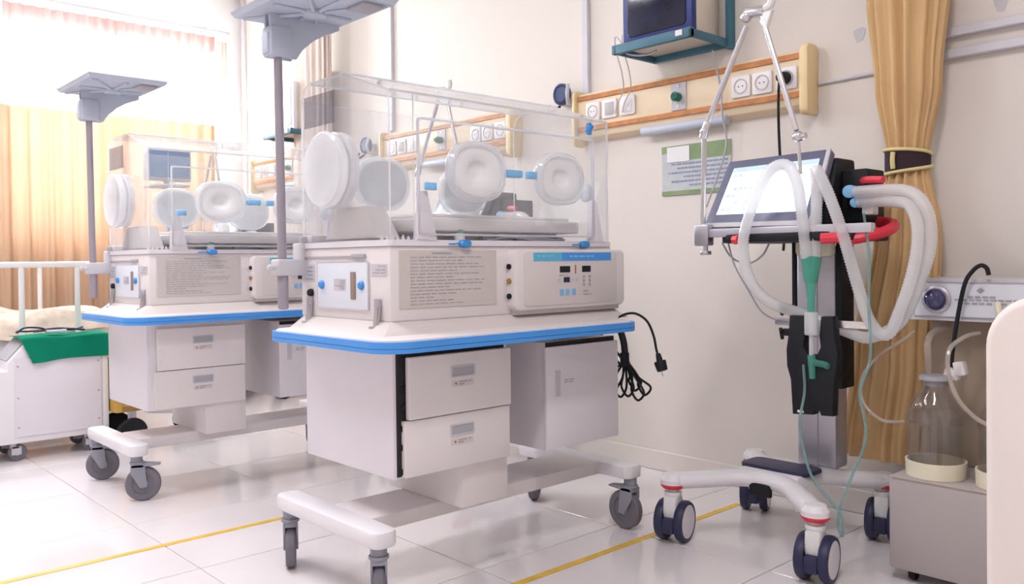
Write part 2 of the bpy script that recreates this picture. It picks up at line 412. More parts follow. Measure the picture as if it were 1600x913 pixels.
# ------------------------------------------------------------------ incubator
def text_lines(mb, axis, a, u0, u1, z0, z1, n, h=.0035, lens=None, gap=.12, mi=0, words=True):
    rnd = random.Random(n*7+int(1000*u0))
    for i in range(n):
        z = z1-(z1-z0)*(i+.5)/n; L = (lens[i % len(lens)] if lens else rnd.uniform(.5, 1))*(u1-u0); u = u0
        while u < u0+L-.004:
            wl = min(rnd.uniform(.012, .035) if words else L, u0+L-u)
            if axis == 'y': mb.box(u, u+wl, a-.0006, a+.001, z-h/2, z+h/2, mi=mi)
            else: mb.box(a-.0006, a+.001, u, u+wl, z-h/2, z+h/2, mi=mi)
            u += wl+.006
def caster(parent, x, y, ztop, rot, r=.066, brake=True):
    c = MB().cyl((x, y, ztop-.002), (x, y, ztop-.028), .022, seg=16, bev=.002).cyl((x, y, ztop-.026), (x, y, ztop-.034), .027, seg=16)
    d = .022     # trail of the wheel behind the swivel
    zc = r+.0005
    for s in (-1, 1):
        c.prism([(x-.022, ztop-.034), (x+.026, ztop-.034), (x+.03, ztop-.05), (x+d+.016, zc-.012), (x+d-.012, zc-.012), (x-.022, ztop-.07)], 'y', y+s*.019-.003, y+s*.019+.003, .001)
    c.box(x-.022, x+.028, y-.022, y+.022, ztop-.05, ztop-.034, .004)
    o = c.build('caster', M['caster'], parent, at=(x, y, 0))
    prof = [(.62*r, -.015), (.72*r, -.016), (.93*r, -.0155), (r, -.010), (r, .010), (.93*r, .0155), (.72*r, .016), (.62*r, .015)]
    MB().lathe([(.62*r, -.012)]+prof+[(.62*r, .012)], (x+d, y, zc), 'y', 32).build('tread', M['tread'], o)
    MB().lathe([(0, -.011), (.25*r, -.014), (.3*r, -.010), (.55*r, -.009), (.64*r, -.012), (.64*r, .012), (.55*r, .009), (.3*r, .010), (.25*r, .014), (0, .011)], (x+d, y, zc), 'y', 24).build('wheel_hub', M['grey'], o)
    if brake:
        MB().hexa([(x+.085, y-.016, ztop-.044), (x+.02, y-.022, ztop-.046), (x+.02, y+.022, ztop-.046), (x+.085, y+.016, ztop-.044),
                   (x+.088, y-.016, ztop-.038), (x+.02, y-.022, ztop-.030), (x+.02, y+.022, ztop-.030), (x+.088, y+.016, ztop-.038)], bev=.003).build('brake_pedal', M['caster'], o)
    o.rotation_euler.z = rot
    return o
def port(parent, axis, sgn, cu, cz, a, b, plane, sleeve=True):
    """hand port: clear rounded frame with a white iris cuff; sgn is the outward direction along axis"""
    fr = MB(); s = sgn
    def ax(h): return plane+s*h
    c = {'y': (cu, plane, cz), 'x': (plane, cu, cz)}[axis]
    prof = [(.90, .0), (1.10, .0), (1.13, .006), (1.12, .018), (1.04, .026), (.95, .026), (.90, .018), (.90, 0)]
    fr.lathe([(r, s*h) for r, h in prof], c, axis, 44, sup=(a, b, 2.5))
    f = fr.build('port_frame', M['acedge'], parent)
    if sleeve:
        MB().lathe([(r, s*h) for r, h in [(.96, .004), (.96, .012), (.90, .018), (.72, .020), (.45, .017), (.36, .013), (.33, .009), (.26, .006), (.12, .003), (0, .002)]], c, axis, 44, sup=(a, b, 2.4)).build('iris_cuff', M['mouldin'], parent)
    return f
def panel_box(name, parent, boxes=None, hexas=None):
    mb = MB()
    for q in boxes or []: mb.box(*q)
    for q in hexas or []: mb.hexa(q)
    b = mb.bm; b.faces.ensure_lookup_table(); A = sorted((f.calc_area() for f in b.faces), reverse=True)
    for f in b.faces:
        if f.calc_area() < A[0]*.2: f.material_index = 1
    return mb.build(name, [M['acryl'], M['acedge']], parent, smooth=False)

def make_incubator():
    R = thing('infant_incubator', (.5, .33, 0), 'nearer infant incubator on a blue-edged trolley, in the centre of the photo', 'incubator', 'infant incubators')
    # base: two foot bars, long beam, pillar
    for x0, x1 in ((.031, .109), (1.036, 1.121)):
        MB().prism(rrect(x0, x1, .109, .665, .03, 5), 'z', .178, .223, .008).build('foot_bar', M['foot'], R)
    b = MB().box(.105, 1.04, .24, .44, .178, .222, .006)
    b.build('base_beam', M['shell2'], R)
    MB().box(.34, .515, .135, .50, .222, .693, .004).build('pillar', M['shell2'], R)
    cs = []
    for x, y, rot in ((.068, .15, .99), (.058, .61, 1.08), (1.078, .135, PI/2), (1.085, .62, .6)):
        cs.append(caster(R, x, y, .180, rot))
    # table with blue edging
    MB().prism(rrect(.012, .988, .012, .648, .075, 8), 'z', .697, .727, .002).build('table_top', M['shell2'], R)
    e = MB()
    o1 = rrect(0, 1.0, 0, .66, .085, 8); i1 = rrect(.012, .988, .012, .648, .075, 8)
    e.ring(o1, i1, 'z', .694, .705); e.ring(rrect(.0025, .9975, .0025, .6575, .083, 8), i1, 'z', .705, .7065); e.ring(o1, i1, 'z', .7065, .7225)
    e.build('edge_band', M['blue'], R)
    # drawer unit on the left
    MB().box(.106, .34, .131, .59, .345, .694, .004).box(.34, .506, .131, .59, .345, .694, .003).build('drawer_case', M['shell'], R)
    MB().box(.116, .498, .1285, .1312, .352, .69).build('drawer_gap', M['dark'], R)
    for z0, z1, dy, x0, x1 in ((.503, .669, 0, .141, .504), (.350, .500, .006, .130, .503)):
        d = MB().box(x0, x1, .104+dy, .124+dy, z0, z1, .003).build('drawer', M['shell2'], R)
        zc = z0+(z1-z0)*.60
        MB().ring(rrect(.280, .366, zc-.0, zc+.032, .004, 2), rrect(.285, .361, zc+.004, zc+.028, .003, 2), 'y', .1015+dy, .104+dy).build('pull_rim', M['greyl'], d)
        MB().box(.284, .362, .1032+dy, .1041+dy, zc+.003, zc+.029).build('drawer_pull', M['grey'], d)
        t = MB().box(.284, .362, .1030+dy, .1041+dy, zc-.026, zc-.008); t.build('name_strip', M['beige'], d)
        t = MB(); text_lines(t, 'y', .1028+dy, .308, .356, zc-.0235, zc-.0105, 2, .0035); t.build('printed_text', M['ink'], d)
        MB().cyl((.297, .1031+dy, zc-.017), (.297, .102+dy, zc-.017), .0032, seg=10).build('red_mark', M['redd'], d)
    k = MB()
    for z in (.66, .585, .535, .48, .43, .365): k.box(.128, .150, .1225, .1288, z-.009, z+.009, .002, 1)
    k.build('slide_clip', M['black'], R)
    # cupboard on the right
    MB().box(.668, .997, .131, .59, .335, .668, .003).build('cupboard_case', M['shell'], R)
    MB().box(.672, .992, .1295, .1315, .655, .669).build('cupboard_gap', M['dark'], R)
    d = MB().box(.662, .999, .117, .1295, .337, .655, .003).build('cupboard_door', M['shell'], R)
    MB().box(.700, .722, .1145, .1172, .50, .58, .001, 1).build('door_pull', M['greyl'], d)
    t = MB(); text_lines(t, 'y', .1167, .742, .80, .537, .551, 2, .003); t.build('printed_text', M['ink'], d)
    # plinth and lower unit
    MB().hexa([(.085, .135, .727), (1.075, .135, .727), (1.075, .648, .727), (.085, .648, .727), (.139, .185, .760), (1.05, .185, .760), (1.05, .655, .760), (.139, .655, .760)]).build('plinth', M['beige'], R)
    lu = MB().box(.139, 1.05, .185, .672, .757, .968, .008).build('lower_unit', M['shell2'], R)
    MB().box(.139, .147, .190, .66, .7585, .7605).box(.147, 1.045, .1835, .19, .7585, .7605).build('seam', M['ink'], R)
    lb = MB().box(.168, .522, .1825, .186, .792, .955, .002, 1).build('instruction_label', M['labelp'], R)
    t = MB(); t.box(.28, .35, .1818, .183, .944, .949)
    text_lines(t, 'y', .1822, .205, .478, .800, .940, 15, .0024, [.95, .7, .9, .98, .6, .9, .55, 1, .95, .5, .93, .6, .3, .55, .7]); t.build('printed_text', M['ink'], lb)
    # left end face
    fc = MB().prism(rrect(.287, .562, .789, .924, .006, 3), 'x', .1335, .140, .002).build('filter_cover', M['paleb'], R)
    e = MB().ring(rrect(.285, .564, .787, .926, .006, 3), rrect(.288, .561, .790, .923, .006, 3), 'x', .1330, .1375).build('cover_rim', M['greyl'], fc)
    for y in (.533, .316): MB().lathe([(.013, 0), (.013, .004), (.009, .010), (0, .011)][::-1] and [(.013, .1335), (.013, .129), (.009, .124), (0, .123)], (0, y, .858), 'x', 18).build('cover_knob', M['bluek'], fc)
    MB().box(.1325, .1338, .40, .465, .842, .876).build('data_plate', M['greyl'], fc)
    MB().box(.1300, .1338, .347, .372, .818, .896, .003).build('gauge_slot', M['slot'], fc)
    t = MB(); text_lines(t, 'x', .1322, .405, .46, .845, .873, 4, .003); t.build('printed_text', M['ink'], fc)
    MB().box(.1365, .1395, .198, .272, .886, .918).build('warning_label', M['greyl'], R)
    t = MB(); text_lines(t, 'x', .1363, .203, .268, .889, .916, 3, .004); t.build('printed_text', M['ink'], R)
    MB().box(.1365, .1395, .588, .655, .865, .918).build('rating_label', M['greyl'], R)
    t = MB(); text_lines(t, 'x', .1363, .593, .648, .868, .915, 4, .004); t.build('printed_text', M['ink2'], R)
    MB().box(.135, .1395, .30, .66, .938, .9425).box(.131, .139, .30, .37, .935, .947, .003).build('tray_slot', M['grey'], R)
    for y in (.607, .236):
        la = MB().tube([(.131, y, .822), (.128, y, .80), (.126, y, .775), (.122, y, .742)], .0085, 8, sc=(1.0, .55)).box(.126, .139, y-.012, y+.012, .798, .822, .003)
        la.tube([(.134, y-.010, .81), (.130, y-.011, .78), (.124, y-.008, .745)], .0028, 6).tube([(.134, y+.010, .81), (.130, y+.011, .78), (.124, y+.008, .745)], .0028, 6)
        la.box(.108, .135, y-.011, y+.011, .732, .748, .003)
        la.build('draw_latch', M['steel'], R)
    MB().lathe([(.012, .139), (.012, .131), (.009, .126), (0, .125)], (0, .605, .832), 'x', 18).build('black_knob', M['black'], R)
    # control module on the right
    cm = MB().prism(rrect(.565, 1.075, .770, .957, .022, 5), 'y', .148, .30, .008).build('control_module', M['shell2'], R)
    MB().prism(rrect(.600, 1.030, .782, .950, .012, 4), 'y', .1455, .149, .0012).build('module_face', M['beige'], R)
    MB().box(.58, 1.06, .165, .30, .757, .771).build('module_foot', M['labelp'], R)
    MB().box(.640, .765, .1443, .1458, .921, .947).build('brand_strip', M['cyan'], R)
    MB().box(.765, 1.000, .1443, .1458, .921, .947).build('title_strip', M['blue'], R)
    t = MB(); text_lines(t, 'y', .1440, .80, .965, .930, .940, 1, .006); text_lines(t, 'y', .1440, .655, .75, .930, .942, 1, .006); t.build('printed_text', M['bluel'], R)
    for x0, x1, z0, z1, m, nm in ((.755, .802, .884, .904, 'black', 'red_display'), (.858, .899, .884, .904, 'black', 'red_display'), (.824, .830, .879, .907, 'brown', 'level_bar'), (.772, .800, .852, .869, 'navy', 'mode_display')):
        MB().box(x0, x1, .1438, .1458, z0, z1, .0008, 1).build(nm, M[m], R)
    for x in (.866, .894):
        for z in (.869, .856, .843): MB().cyl((x, .1458, z), (x, .1440, z), .0052, seg=10).build('indicator', M['ink'], R)
    for x in (.763, .788, .818): MB().prism(rrect(x-.009, x+.009, .811, .831, .003, 2), 'y', .1440, .1458).build('key', M['bluel'], R)
    for x in (.752, .812, .832): MB().prism(rrect(x-.006, x+.006, .855, .866, .002, 2), 'y', .1442, .1458).build('key', M['greyl'], R)
    t = MB(); text_lines(t, 'y', .1452, .862, .902, .806, .828, 2, .004, [.6, 1]); text_lines(t, 'y', .1452, .752, .83, .87, .88, 1, .003); t.build('printed_text', M['ink'], R)
    for z, m in ((.905, 'black'), (.861, 'brown'), (.815, 'black')): MB().cyl((.566, .172, z), (.559, .172, z), .0085, seg=12).build('probe_socket', M[m], R)
    # hood base rim and what sits on it
    MB().ring(rrect(.135, 1.045, .18, .66, .012, 3), rrect(.150, 1.03, .20, .642, .008, 3), 'z', .967, .984).build('hood_rim', M['shell'], R)
    MB().box(.150, 1.03, .20, .642, .967, .972).build('hood_floor', M['beige'], R)
    for x in (.395, .905):
        MB().lathe([(0, .1815), (.015, .1815), (.015, .172), (.010, .166), (0, .166)][::-1], (x, 0, .974), 'y', 16, sup=(1.5, .8, 2.2)).tube([(x-.015, .174, .974), (x-.06, .174, .972)], .0025, 6, smooth=False).build('hood_catch', M['bluek'], R)
    MB().cyl((.405, .213, .975), (.405, .213, 1.005), .016, seg=16, bev=.002).build('tubing_port', M['socket'], R)
    MB().cyl((.405, .213, 1.005), (.405, .213, 1.016), .013, seg=14, bev=.002).build('port_cap', M['tealp'], R)
    z = MB()
    for i in range(6): z.cyl((.165+.018*i, .26, .975), (.165+.018*i, .26, 1.0-.003*(i % 2)), .009, .002, 8)
    z.build('tubing_grommet', M['socket'], R)
    MB().cyl((.150, .655, .968), (.150, .655, 1.005), .022, seg=14, bev=.003).build('oxygen_inlet', M['grey'], R)
    MB().box(.142, .26, .61, .655, .984, 1.008, .006).build('hinge_block', M['shell'], R)
    # hood: clear panels
    x0, x1, y0, ya, y1, zb, zf, zt, t = .139, 1.036, .185, .414, .655, .984, 1.391, 1.472, .006
    for xa in (x0, x1-t):
        mb = MB().prism([(y0, zb), (y0, zf), (ya, zt), (y1-.05, zt), (y1-.015, zt-.015), (y1, zt-.05), (y1, zb)], 'x', xa, xa+t)
        b = mb.bm
        for f in b.faces:
            if len(f.verts) <= 4: f.material_index = 1
        mb.build('hood_end', [M['acryl'], M['acedge']], R, smooth=False)
    panel_box('hood_back', R, [(x0+t, x1-t, y1-t, y1, zb, zt-.05)])
    panel_box('hood_top', R, [(x0+t, x1-t, ya, y1-.05, zt-t, zt)])
    panel_box('hood_slope', R, hexas=[[(x0+t, y0, zf-t), (x1-t, y0, zf-t), (x1-t, ya, zt-t), (x0+t, ya, zt-t), (x0+t, y0, zf), (x1-t, y0, zf), (x1-t, ya, zt), (x0+t, ya, zt)]])
    panel_box('hood_front', R, [(x0+t, .224, y0, y0+t, zb, zf), (.955, x1-t, y0, y0+t, zb, zf), (.224, .955, y0, y0+t, 1.330, zf)])
    MB().tube([(x0+.008, y1-.05, zt-.004), (x1-.008, y1-.05, zt-.004)], .003, 6, smooth=False).tube([(x0+.008, ya, zt+.001), (x1-.008, ya, zt+.001)], .0026, 6, smooth=False).tube([(x0+.008, y0+.001, zf), (x1-.008, y0+.001, zf)], .0026, 6, smooth=False).build('hood_seam', M['acedge'], R)
    # a film on the upper rear of the left end panel
    MB().box(x0-.0012, x0, .46, .635, 1.335, 1.430).build('grey_film', M['tint'], R)
    # front access door with two ports
    ad = panel_box('access_door', R, [(.230, .950, y0-.012, y0-.006, .998, 1.322)])
    MB().ring(rrect(.228, .952, .996, 1.324, .012, 4), rrect(.234, .946, 1.002, 1.318, .010, 4), 'y', y0-.013, y0-.005).build('door_edge', M['acedge'], ad)
    port(ad, 'y', -1, .431, 1.183, .098, .078, y0-.012); port(ad, 'y', -1, .776, 1.181, .094, .074, y0-.012)
    for xa, xb in ((.545, .606), (.632, .668)): MB().box(xa, xb, y0-.034, y0-.013, 1.174, 1.197, .004).build('port_latch', M['bluel'], ad)
    MB().box(.246, .286, y0-.024, y0-.012, 1.122, 1.144, .004).build('hinge_cover', M['bluel'], ad)
    MB().box(.912, .930, y0-.026, y0-.012, 1.335, 1.375, .005).cyl((.921, y0-.03, 1.365), (.921, y0-.012, 1.345), .010, seg=10).build('door_catch', M['bluek'], R)
    MB().ball((.955, y0+.03, 1.150), .033, (1, .4, 1)).build('temperature_probe_cap', M['paleb'], R)
    MB().box(.226, .268, y0-.010, y0+.012, .984, 1.06, .004).hexa([(.225, y0-.008, .984), (.295, y0-.008, .984), (.295, y0+.01, .984), (.225, y0+.01, .984), (.240, y0-.008, 1.12), (.262, y0-.008, 1.12), (.262, y0+.01, 1.12), (.240, y0+.01, 1.12)]).build('door_post', M['shell'], R)
    MB().hexa([(.935, y0-.008, .984), (1.0, y0-.008, .984), (1.0, y0+.01, .984), (.935, y0+.01, .984), (.945, y0-.008, 1.12), (.965, y0-.008, 1.12), (.965, y0+.01, 1.12), (.945, y0+.01, 1.12)]).build('door_post', M['shell'], R)
    # back and end ports
    port(R, 'y', 1, .44, 1.185, .098, .080, y1); port(R, 'y', 1, .79, 1.175, .096, .078, y1)
    MB().lathe([(.112, x0), (.112, x0-.018), (.105, x0-.022), (.097, x0-.022), (.097, x0-.014), (.090, x0-.014)], (0, .438, 1.19), 'x', 44).build('end_port_frame', M['acedge'], R)
    MB().lathe([(.108, x0-.030), (.112, x0-.036), (.112, x0-.050), (.104, x0-.056), (.090, x0-.052), (.0, x0-.047)], (0, .445, 1.19), 'x', 44).lathe([(.085, x0-.002), (.085, x0-.032)], (0, .44, 1.19), 'x', 32).build('end_port_door', M['hose'], R)
    # mattress tray and its carriage
    MB().box(.268, .912, .205, .55, 1.010, 1.050, .008).build('mattress_tray', M['shell2'], R)
    MB().box(.29, .89, .23, .53, 1.050, 1.062, .005, 3).build('mattress', M['mattress'], R)
    g = MB().box(.30, .86, .26, .30, .985, 1.012, .004).box(.30, .86, .52, .56, .985, 1.012, .004)
    for x in (.32, .52, .66, .84): g.box(x, x+.03, .24, .58, .974, 1.0, .003)
    g.build('tray_carriage', M['greyl'], R)
    g = MB()
    for i in range(4): g.tube([(.52+.03*i, .225, .985), (.62, .218+.003*i, .995), (.74, .222, .984+.004*i), (.86-.02*i, .225, .99)], .004, 6)
    g.build('sensor_leads', M['grey'], R)
    MB().prism([(.555, .990), (.268, .990), (.345, 1.085), (.478, 1.085)], 'x', .155, .235, .006).build('air_baffle', M['beige'], R)
    # lamp on its pole, clamped to the rear left corner
    MB().cyl((.071, .66, .782), (.065, .66, 1.57), .0135, seg=16).build('lamp_pole', M['polegrey'], R)
    MB().cyl((.071, .66, .785), (.071, .66, .886), .0165, seg=16, bev=.002).build('pole_socket', M['polegrey'], R)
    pc = MB().box(.045, .150, .632, .690, .885, .935, .006)
    pc.cyl((.040, .645, .91), (.025, .645, .91), .007, seg=10).ball((.022, .645, .91), .010)
    pc.box(.125, .155, .64, .70, .90, .985, .006)
    pc.build('pole_clamp', M['greyl'], R)
    h = MB()
    # neck block and curved bracket reaching forward along the lamp
    h.box(.028, .100, .628, .694, 1.548, 1.640, .010).box(.022, .045, .64, .682, 1.556, 1.618, .004)
    pts = [(.040, 1.548), (.118, 1.548), (.140, 1.580), (.175, 1.612), (.22, 1.640), (.27, 1.662), (.27, 1.690), (.030, 1.690)]
    h.prism(pts, 'y', .640, .652, .002); h.prism(pts, 'y', .672, .684, .002)
    q = [(.100, 1.553), (.125, 1.586), (.165, 1.622), (.21, 1.648), (.265, 1.668)]
    for (a, b), (c, d) in zip(q, q[1:]): h.hexa([(a, .650, b), (c, .650, d), (c, .674, d), (a, .674, b), (a, .650, b+.006), (c, .650, d+.006), (c, .674, d+.006), (a, .674, b+.006)])
    h.build('lamp_bracket', M['lampg'], R)
    hd = MB(); cx0, cx1, cy0, cy1 = -.032, .285, .33, .775
    hd.hexa([(cx0+.01, cy0+.01, 1.676), (cx1-.01, cy0+.01, 1.676), (cx1-.01, cy1-.01, 1.676), (cx0+.01, cy1-.01, 1.676), (cx0, cy0, 1.692), (cx1, cy0, 1.692), (cx1, cy1, 1.692), (cx0, cy1, 1.692)])
    hd.hexa([(cx0, cy0, 1.692), (cx1, cy0, 1.692), (cx1, cy1, 1.692), (cx0, cy1, 1.692), (cx0+.09, cy0+.09, 1.752), (cx1-.09, cy0+.09, 1.752), (cx1-.09, cy1-.09, 1.752), (cx0+.09, cy1-.09, 1.752)])
    hd.build('lamp_head', M['lampg'], R)
    rb = MB(); mx, my = .13, .55
    for px, py in ((cx0+.03, cy0+.03), (cx1-.03, cy0+.03), (cx1-.03, cy1-.03), (cx0+.03, cy1-.03), (mx, cy0+.03), (mx, cy1-.03), (cx0+.03, my), (cx1-.03, my)):
        rb.tube([(mx, my, 1.672), (px, py, 1.674)], .007, 6, smooth=False)
    rb.cyl((mx, my, 1.660), (mx, my, 1.677), .035, seg=18, bev=.003)
    rb.build('lamp_ribs', M['lampg'], R)
    MB().box(.18, .255, .36, .45, 1.667, 1.6765, .003).build('lamp_window', M['grey'], R)
    return R
inc = make_incubator()
inc2 = copy_tree(inc, skip=('slide_clip',))      # its drawers are shut
inc2.location += Vector((-.084, 1.562, 0))
inc2['label'] = 'farther infant incubator on a blue-edged trolley, behind the green-draped cart on the left'
ci = 0
for ch in inc2.children:
    if ch.name.startswith('caster'):
        ch.rotation_euler.z = (-.38, -.30, .5, .9)[ci % 4]; ci += 1
    if ch.name.startswith('drawer') and len(ch.children) > 2: ch.location.y += .004
    if ch.name.startswith('drawer_gap'): ch.data = ch.data.copy(); ch.data.materials[0] = M['shell']

# power cords at the wall end of the nearer incubator
b = MB()
top = Vector((1.10, .175, .70))
b.tube([(1.07, .19, .71), (1.085, .185, .69), (1.10, .178, .64), (1.10, .172, .60)], .012, 8, sc=(1, 1))
b.cyl((1.10, .174, .60), (1.10, .172, .552), .016, seg=10)
for i, (dy, zz, wv) in enumerate(((.05, .455, .03), (.02, .445, .035), (-.01, .45, .03), (-.05, .44, .034), (-.075, .46, .03), (-.03, .47, .04))):
    x = 1.092+.005*i
    b.tube([(x, .172, .57), (x, .172+dy*.9+.02, .52), (x, .172+dy+.028, zz+.03), (x, .172+dy, zz), (x, .172+dy-.026, zz+.03), (x, .165+dy*.4-.01, .52), (x, .172, .57)], .0042, 7)
b.tube([(1.05, .24, .665), (1.075, .215, .63), (1.10, .178, .57)], .0042, 7)
b.tube([(1.05, .24, .61), (1.075, .21, .585), (1.10, .178, .55)], .0042, 7)
b.build('power_cord', M['black'], inc)
MB().tube([(1.03, .14, .7275), (1.065, .135, .738), (1.10, .12, .737), (1.12, .09, .712), (1.12, .063, .665), (1.12, .052, .62), (1.12, .045, .60)], .0042, 8).build('plug_cord', M['black'], inc)
MB().cyl((1.12, .045, .605), (1.12, .036, .575), .008, .012, 10).cyl((1.12, .038, .580), (1.12, .026, .548), .021, .018, 12, bev=.003).build('plug', M['black'], inc)
MB().cyl((1.12, .030, .55), (1.12, .024, .530), .003, seg=6).build('plug_pin', M['chrome'], inc)

# ------------------------------------------------------------------ ventilator on its wheeled base
def twin_caster(parent, x, y, rot, r=.067):
    o = MB().cyl((x, y, .195), (x, y, .150), .016, seg=14).cyl((x, y, .165), (x, y, .148), .030, .026, 16, bev=.003).prism([(x-.030, .150), (x+.028, .150), (x+.040, .11), (x+.035, .06), (x-.02, .05), (x-.035, .10)], 'y', y-.022, y+.022, .006).build('caster', M['whitep'], parent, at=(x, y, 0))
    for s in (-1, 1):
        h = s*.034; d = s*.014
        MB().lathe([(.74*r, h-d*.8), (.94*r, h-d), (r, h-d*.5), (r, h+d*.5), (.94*r, h+d), (.78*r, h+d)], (x+.012, y, r+.0005), 'y', 32).build('tyre', M['navy'], o)
        MB().lathe([(.80*r, h+d*.5), (.80*r, h+d), (.6*r, h+d*1.15), (0, h+d*1.25)], (x+.012, y, r+.0005), 'y', 28).build('wheel_cap', M['shell'], o)
    MB().box(x-.052, x-.020, y-.020, y+.020, .035, .085, .006).build('brake_pedal', M['navy'], o)
    o.rotation_euler.z = rot
    return o
def make_ventilator():
    R = thing('ventilator', (1.33, -.28, 0), 'ventilator with lit screen and looped white hoses, on a wheeled base beside the tied curtain', 'ventilator', 'ventilators')
    V = Vector
    # base: two bowed beams, plate between them
    def beam(pts, nm):
        P = smooth_path(pts, 6); b = MB(); b.tube(P, .037, 14, smooth=False, sc=(1.0, .74))
        o = b.build(nm, M['foot'], R)
        return o
    beam([(1.075, -.03, .198), (1.15, -.105, .203), (1.235, -.19, .208), (1.262, -.28, .210), (1.235, -.37, .208), (1.15, -.465, .203), (1.075, -.545, .198)], 'front_beam')
    beam([(1.585, -.03, .195), (1.52, -.085, .202), (1.44, -.165, .212), (1.40, -.28, .215), (1.44, -.395, .212), (1.52, -.485, .202), (1.585, -.53, .195)], 'rear_beam')
    MB().hexa([(1.24, -.40, .20), (1.50, -.40, .20), (1.50, -.16, .20), (1.24, -.16, .20), (1.26, -.385, .236), (1.48, -.385, .236), (1.48, -.175, .236), (1.26, -.175, .236)], bev=.006).build('base_plate', M['foot'], R)
    MB().prism(rrect(1.285, 1.405, -.40, -.155, .03, 4), 'z', .232, .246, .004).build('foot_pad', M['navy'], R)
    MB().box(1.222, 1.238, -.31, -.235, .165, .205, .003).build('beam_clip', M['black'], R)
    for x, y, rt in ((1.083, -.04, .24), (1.085, -.535, .18), (1.575, -.04, .4), (1.565, -.515, .2)):
        twin_caster(R, x, y, rt)
        MB().lathe([(.0, .176), (.033, .176), (.040, .184), (.040, .190), (0, .190)], (x, y, 0), 'z', 20).build('red_ring', M['red'], R)
        MB().lathe([(.040, .190), (.041, .205), (.030, .222), (0, .226)], (x, y, 0), 'z', 20).build('beam_end', M['foot'], R)
    # column
    MB().box(1.435, 1.52, -.422, -.285, .236, .96, .012).build('column', M['alu'], R)
    MB().box(1.4335, 1.436, -.362, -.358, .24, .95).build('column_groove', M['ink'], R)
    MB().box(1.438, 1.522, -.443, -.4225, .50, .985, .004).box(1.438, 1.522, -.2845, -.268, .55, .985, .004).build('column_trim', M['black'], R)
    MB().prism(rrect(-.425, -.30, .925, .985, .018, 4), 'x', 1.405, 1.436, .004).build('column_cap', M['cream'], R)
    # tray, red handle ring, rail
    MB().prism(rrect(1.20, 1.56, -.56, -.13, .06, 5), 'z', .972, 1.000, .006).build('tray', M['black'], R)
    P = [(1.285, -.535, .973), (1.31, -.585, .983), (1.355, -.622, .998), (1.41, -.622, 1.016), (1.46, -.58, 1.028), (1.47, -.548, 1.03)]
    MB().tube(P, .017, 10).build('handle_ring', M['red'], R)
    MB().tube([(1.205, -.20, .982), (1.195, -.225, .982)], .015, 8).build('handle_end', M['red'], R)
    MB().tube([(1.196, -.50, .978), (1.21, -.56, .98)], .016, 8).build('handle_end', M['red'], R)
    MB().box(1.205, 1.225, -.645, -.045, .992, 1.020, .003).build('accessory_rail', M['alu'], R)
    MB().box(1.195, 1.232, -.105, -.05, .965, 1.035, .005).cyl((1.212, -.085, .965), (1.212, -.085, .945), .008, seg=10).cyl((1.212, -.085, .948), (1.212, -.085, .935), .019, seg=12, bev=.003).build('arm_clamp', M['steel'], R)
    # tilted screen
    a, e = V((1.235, -.06, 1.030)), V((1.235, -.452, 1.024))
    c, d = V((1.355, -.452, 1.262)), V((1.355, -.085, 1.255))
    n = (d-a).cross(e-a).normalized()
    if n.x > 0: n = -n
    def slab(u0, u1, v0, v1, f0, f1):
        def q(u, v, f): return (a.lerp(e, u)).lerp(d.lerp(c, u), v)+n*f
        return [q(u0, v0, f0), q(u1, v0, f0), q(u1, v1, f0), q(u0, v1, f0), q(u0, v0, f1), q(u1, v0, f1), q(u1, v1, f1), q(u0, v1, f1)]
    MB().hexa(slab(0, 1, 0, 1, -.035, 0), bev=.006).build('screen_housing', M['bezel'], R)
    MB().hexa(slab(.965, 1.0, .0, 1.0, -.005, .003), bev=.001).hexa(slab(0, 1, -.02, .045, -.005, .004), bev=.001).build('screen_edge', M['greyl'], R)
    s = MB().hexa(slab(.09, .92, .17, .87, -.002, .0015)).build('screen', M['scr'], R, smooth=False)
    g = MB(); rnd = random.Random(3)
    for i in range(6):
        for j in range(6):
            if rnd.random() < .5: g.hexa(slab(.12+.05*i, .12+.05*i+.035, .22+.10*j, .22+.10*j+.045, .0012, .0022))
    g.hexa(slab(.09, .92, .80, .87, .0012, .0022)); g.build('screen_readouts', M['readout'], s, smooth=False)
    MB().hexa([(1.30, -.46, 1.0), (1.52, -.46, 1.0), (1.52, -.10, 1.0), (1.30, -.10, 1.0), (1.385, -.46, 1.235), (1.50, -.46, 1.235), (1.50, -.10, 1.235), (1.385, -.10, 1.235)], bev=.01).build('main_body', M['black'], R)
    MB().box(1.40, 1.52, -.545, -.463, 1.03, 1.195, .006).build('side_module', M['black'], R)
    MB().cyl((1.40, -.50, 1.125), (1.34, -.515, 1.122), .020, seg=14, bev=.003).cyl((1.40, -.51, 1.09), (1.35, -.53, 1.088), .016, seg=12, bev=.003).build('gas_outlet', M['bluel'], R)
    MB().tube([(1.40, -.53, 1.155), (1.36, -.56, 1.155), (1.34, -.62, 1.150)], .011, 8).build('inlet_connector', M['red'], R)
    MB().box(1.36, 1.40, -.58, -.545, 1.05, 1.085, .004).build('water_trap', M['beige'], R)
    # support arm
    j0, j1, j2, j3 = V((1.213, -.075, 1.035)), V((1.22, -.078, 1.345)), V((1.22, -.262, 1.695)), V((1.22, -.415, 1.290))
    for a0, a1, ra in ((j0, j1, .0085), (V((1.22, -.08, 1.35)), V((1.22, -.240, 1.66)), .0095), (V((1.22, -.292, 1.69)), V((1.22, -.410, 1.31)), .0085), (j3, V((1.22, -.423, 1.175)), .0055)):
        MB().cyl(a0, a1, ra, seg=10).build('arm_rod', M['chrome'], R)
    k = MB().cyl(j1-V((0, -.006, .022)), j1+V((0, -.014, .03)), .014, seg=12, bev=.003).ball(j1, .016)
    k.build('arm_joint', M['chrome'], R); k = MB()
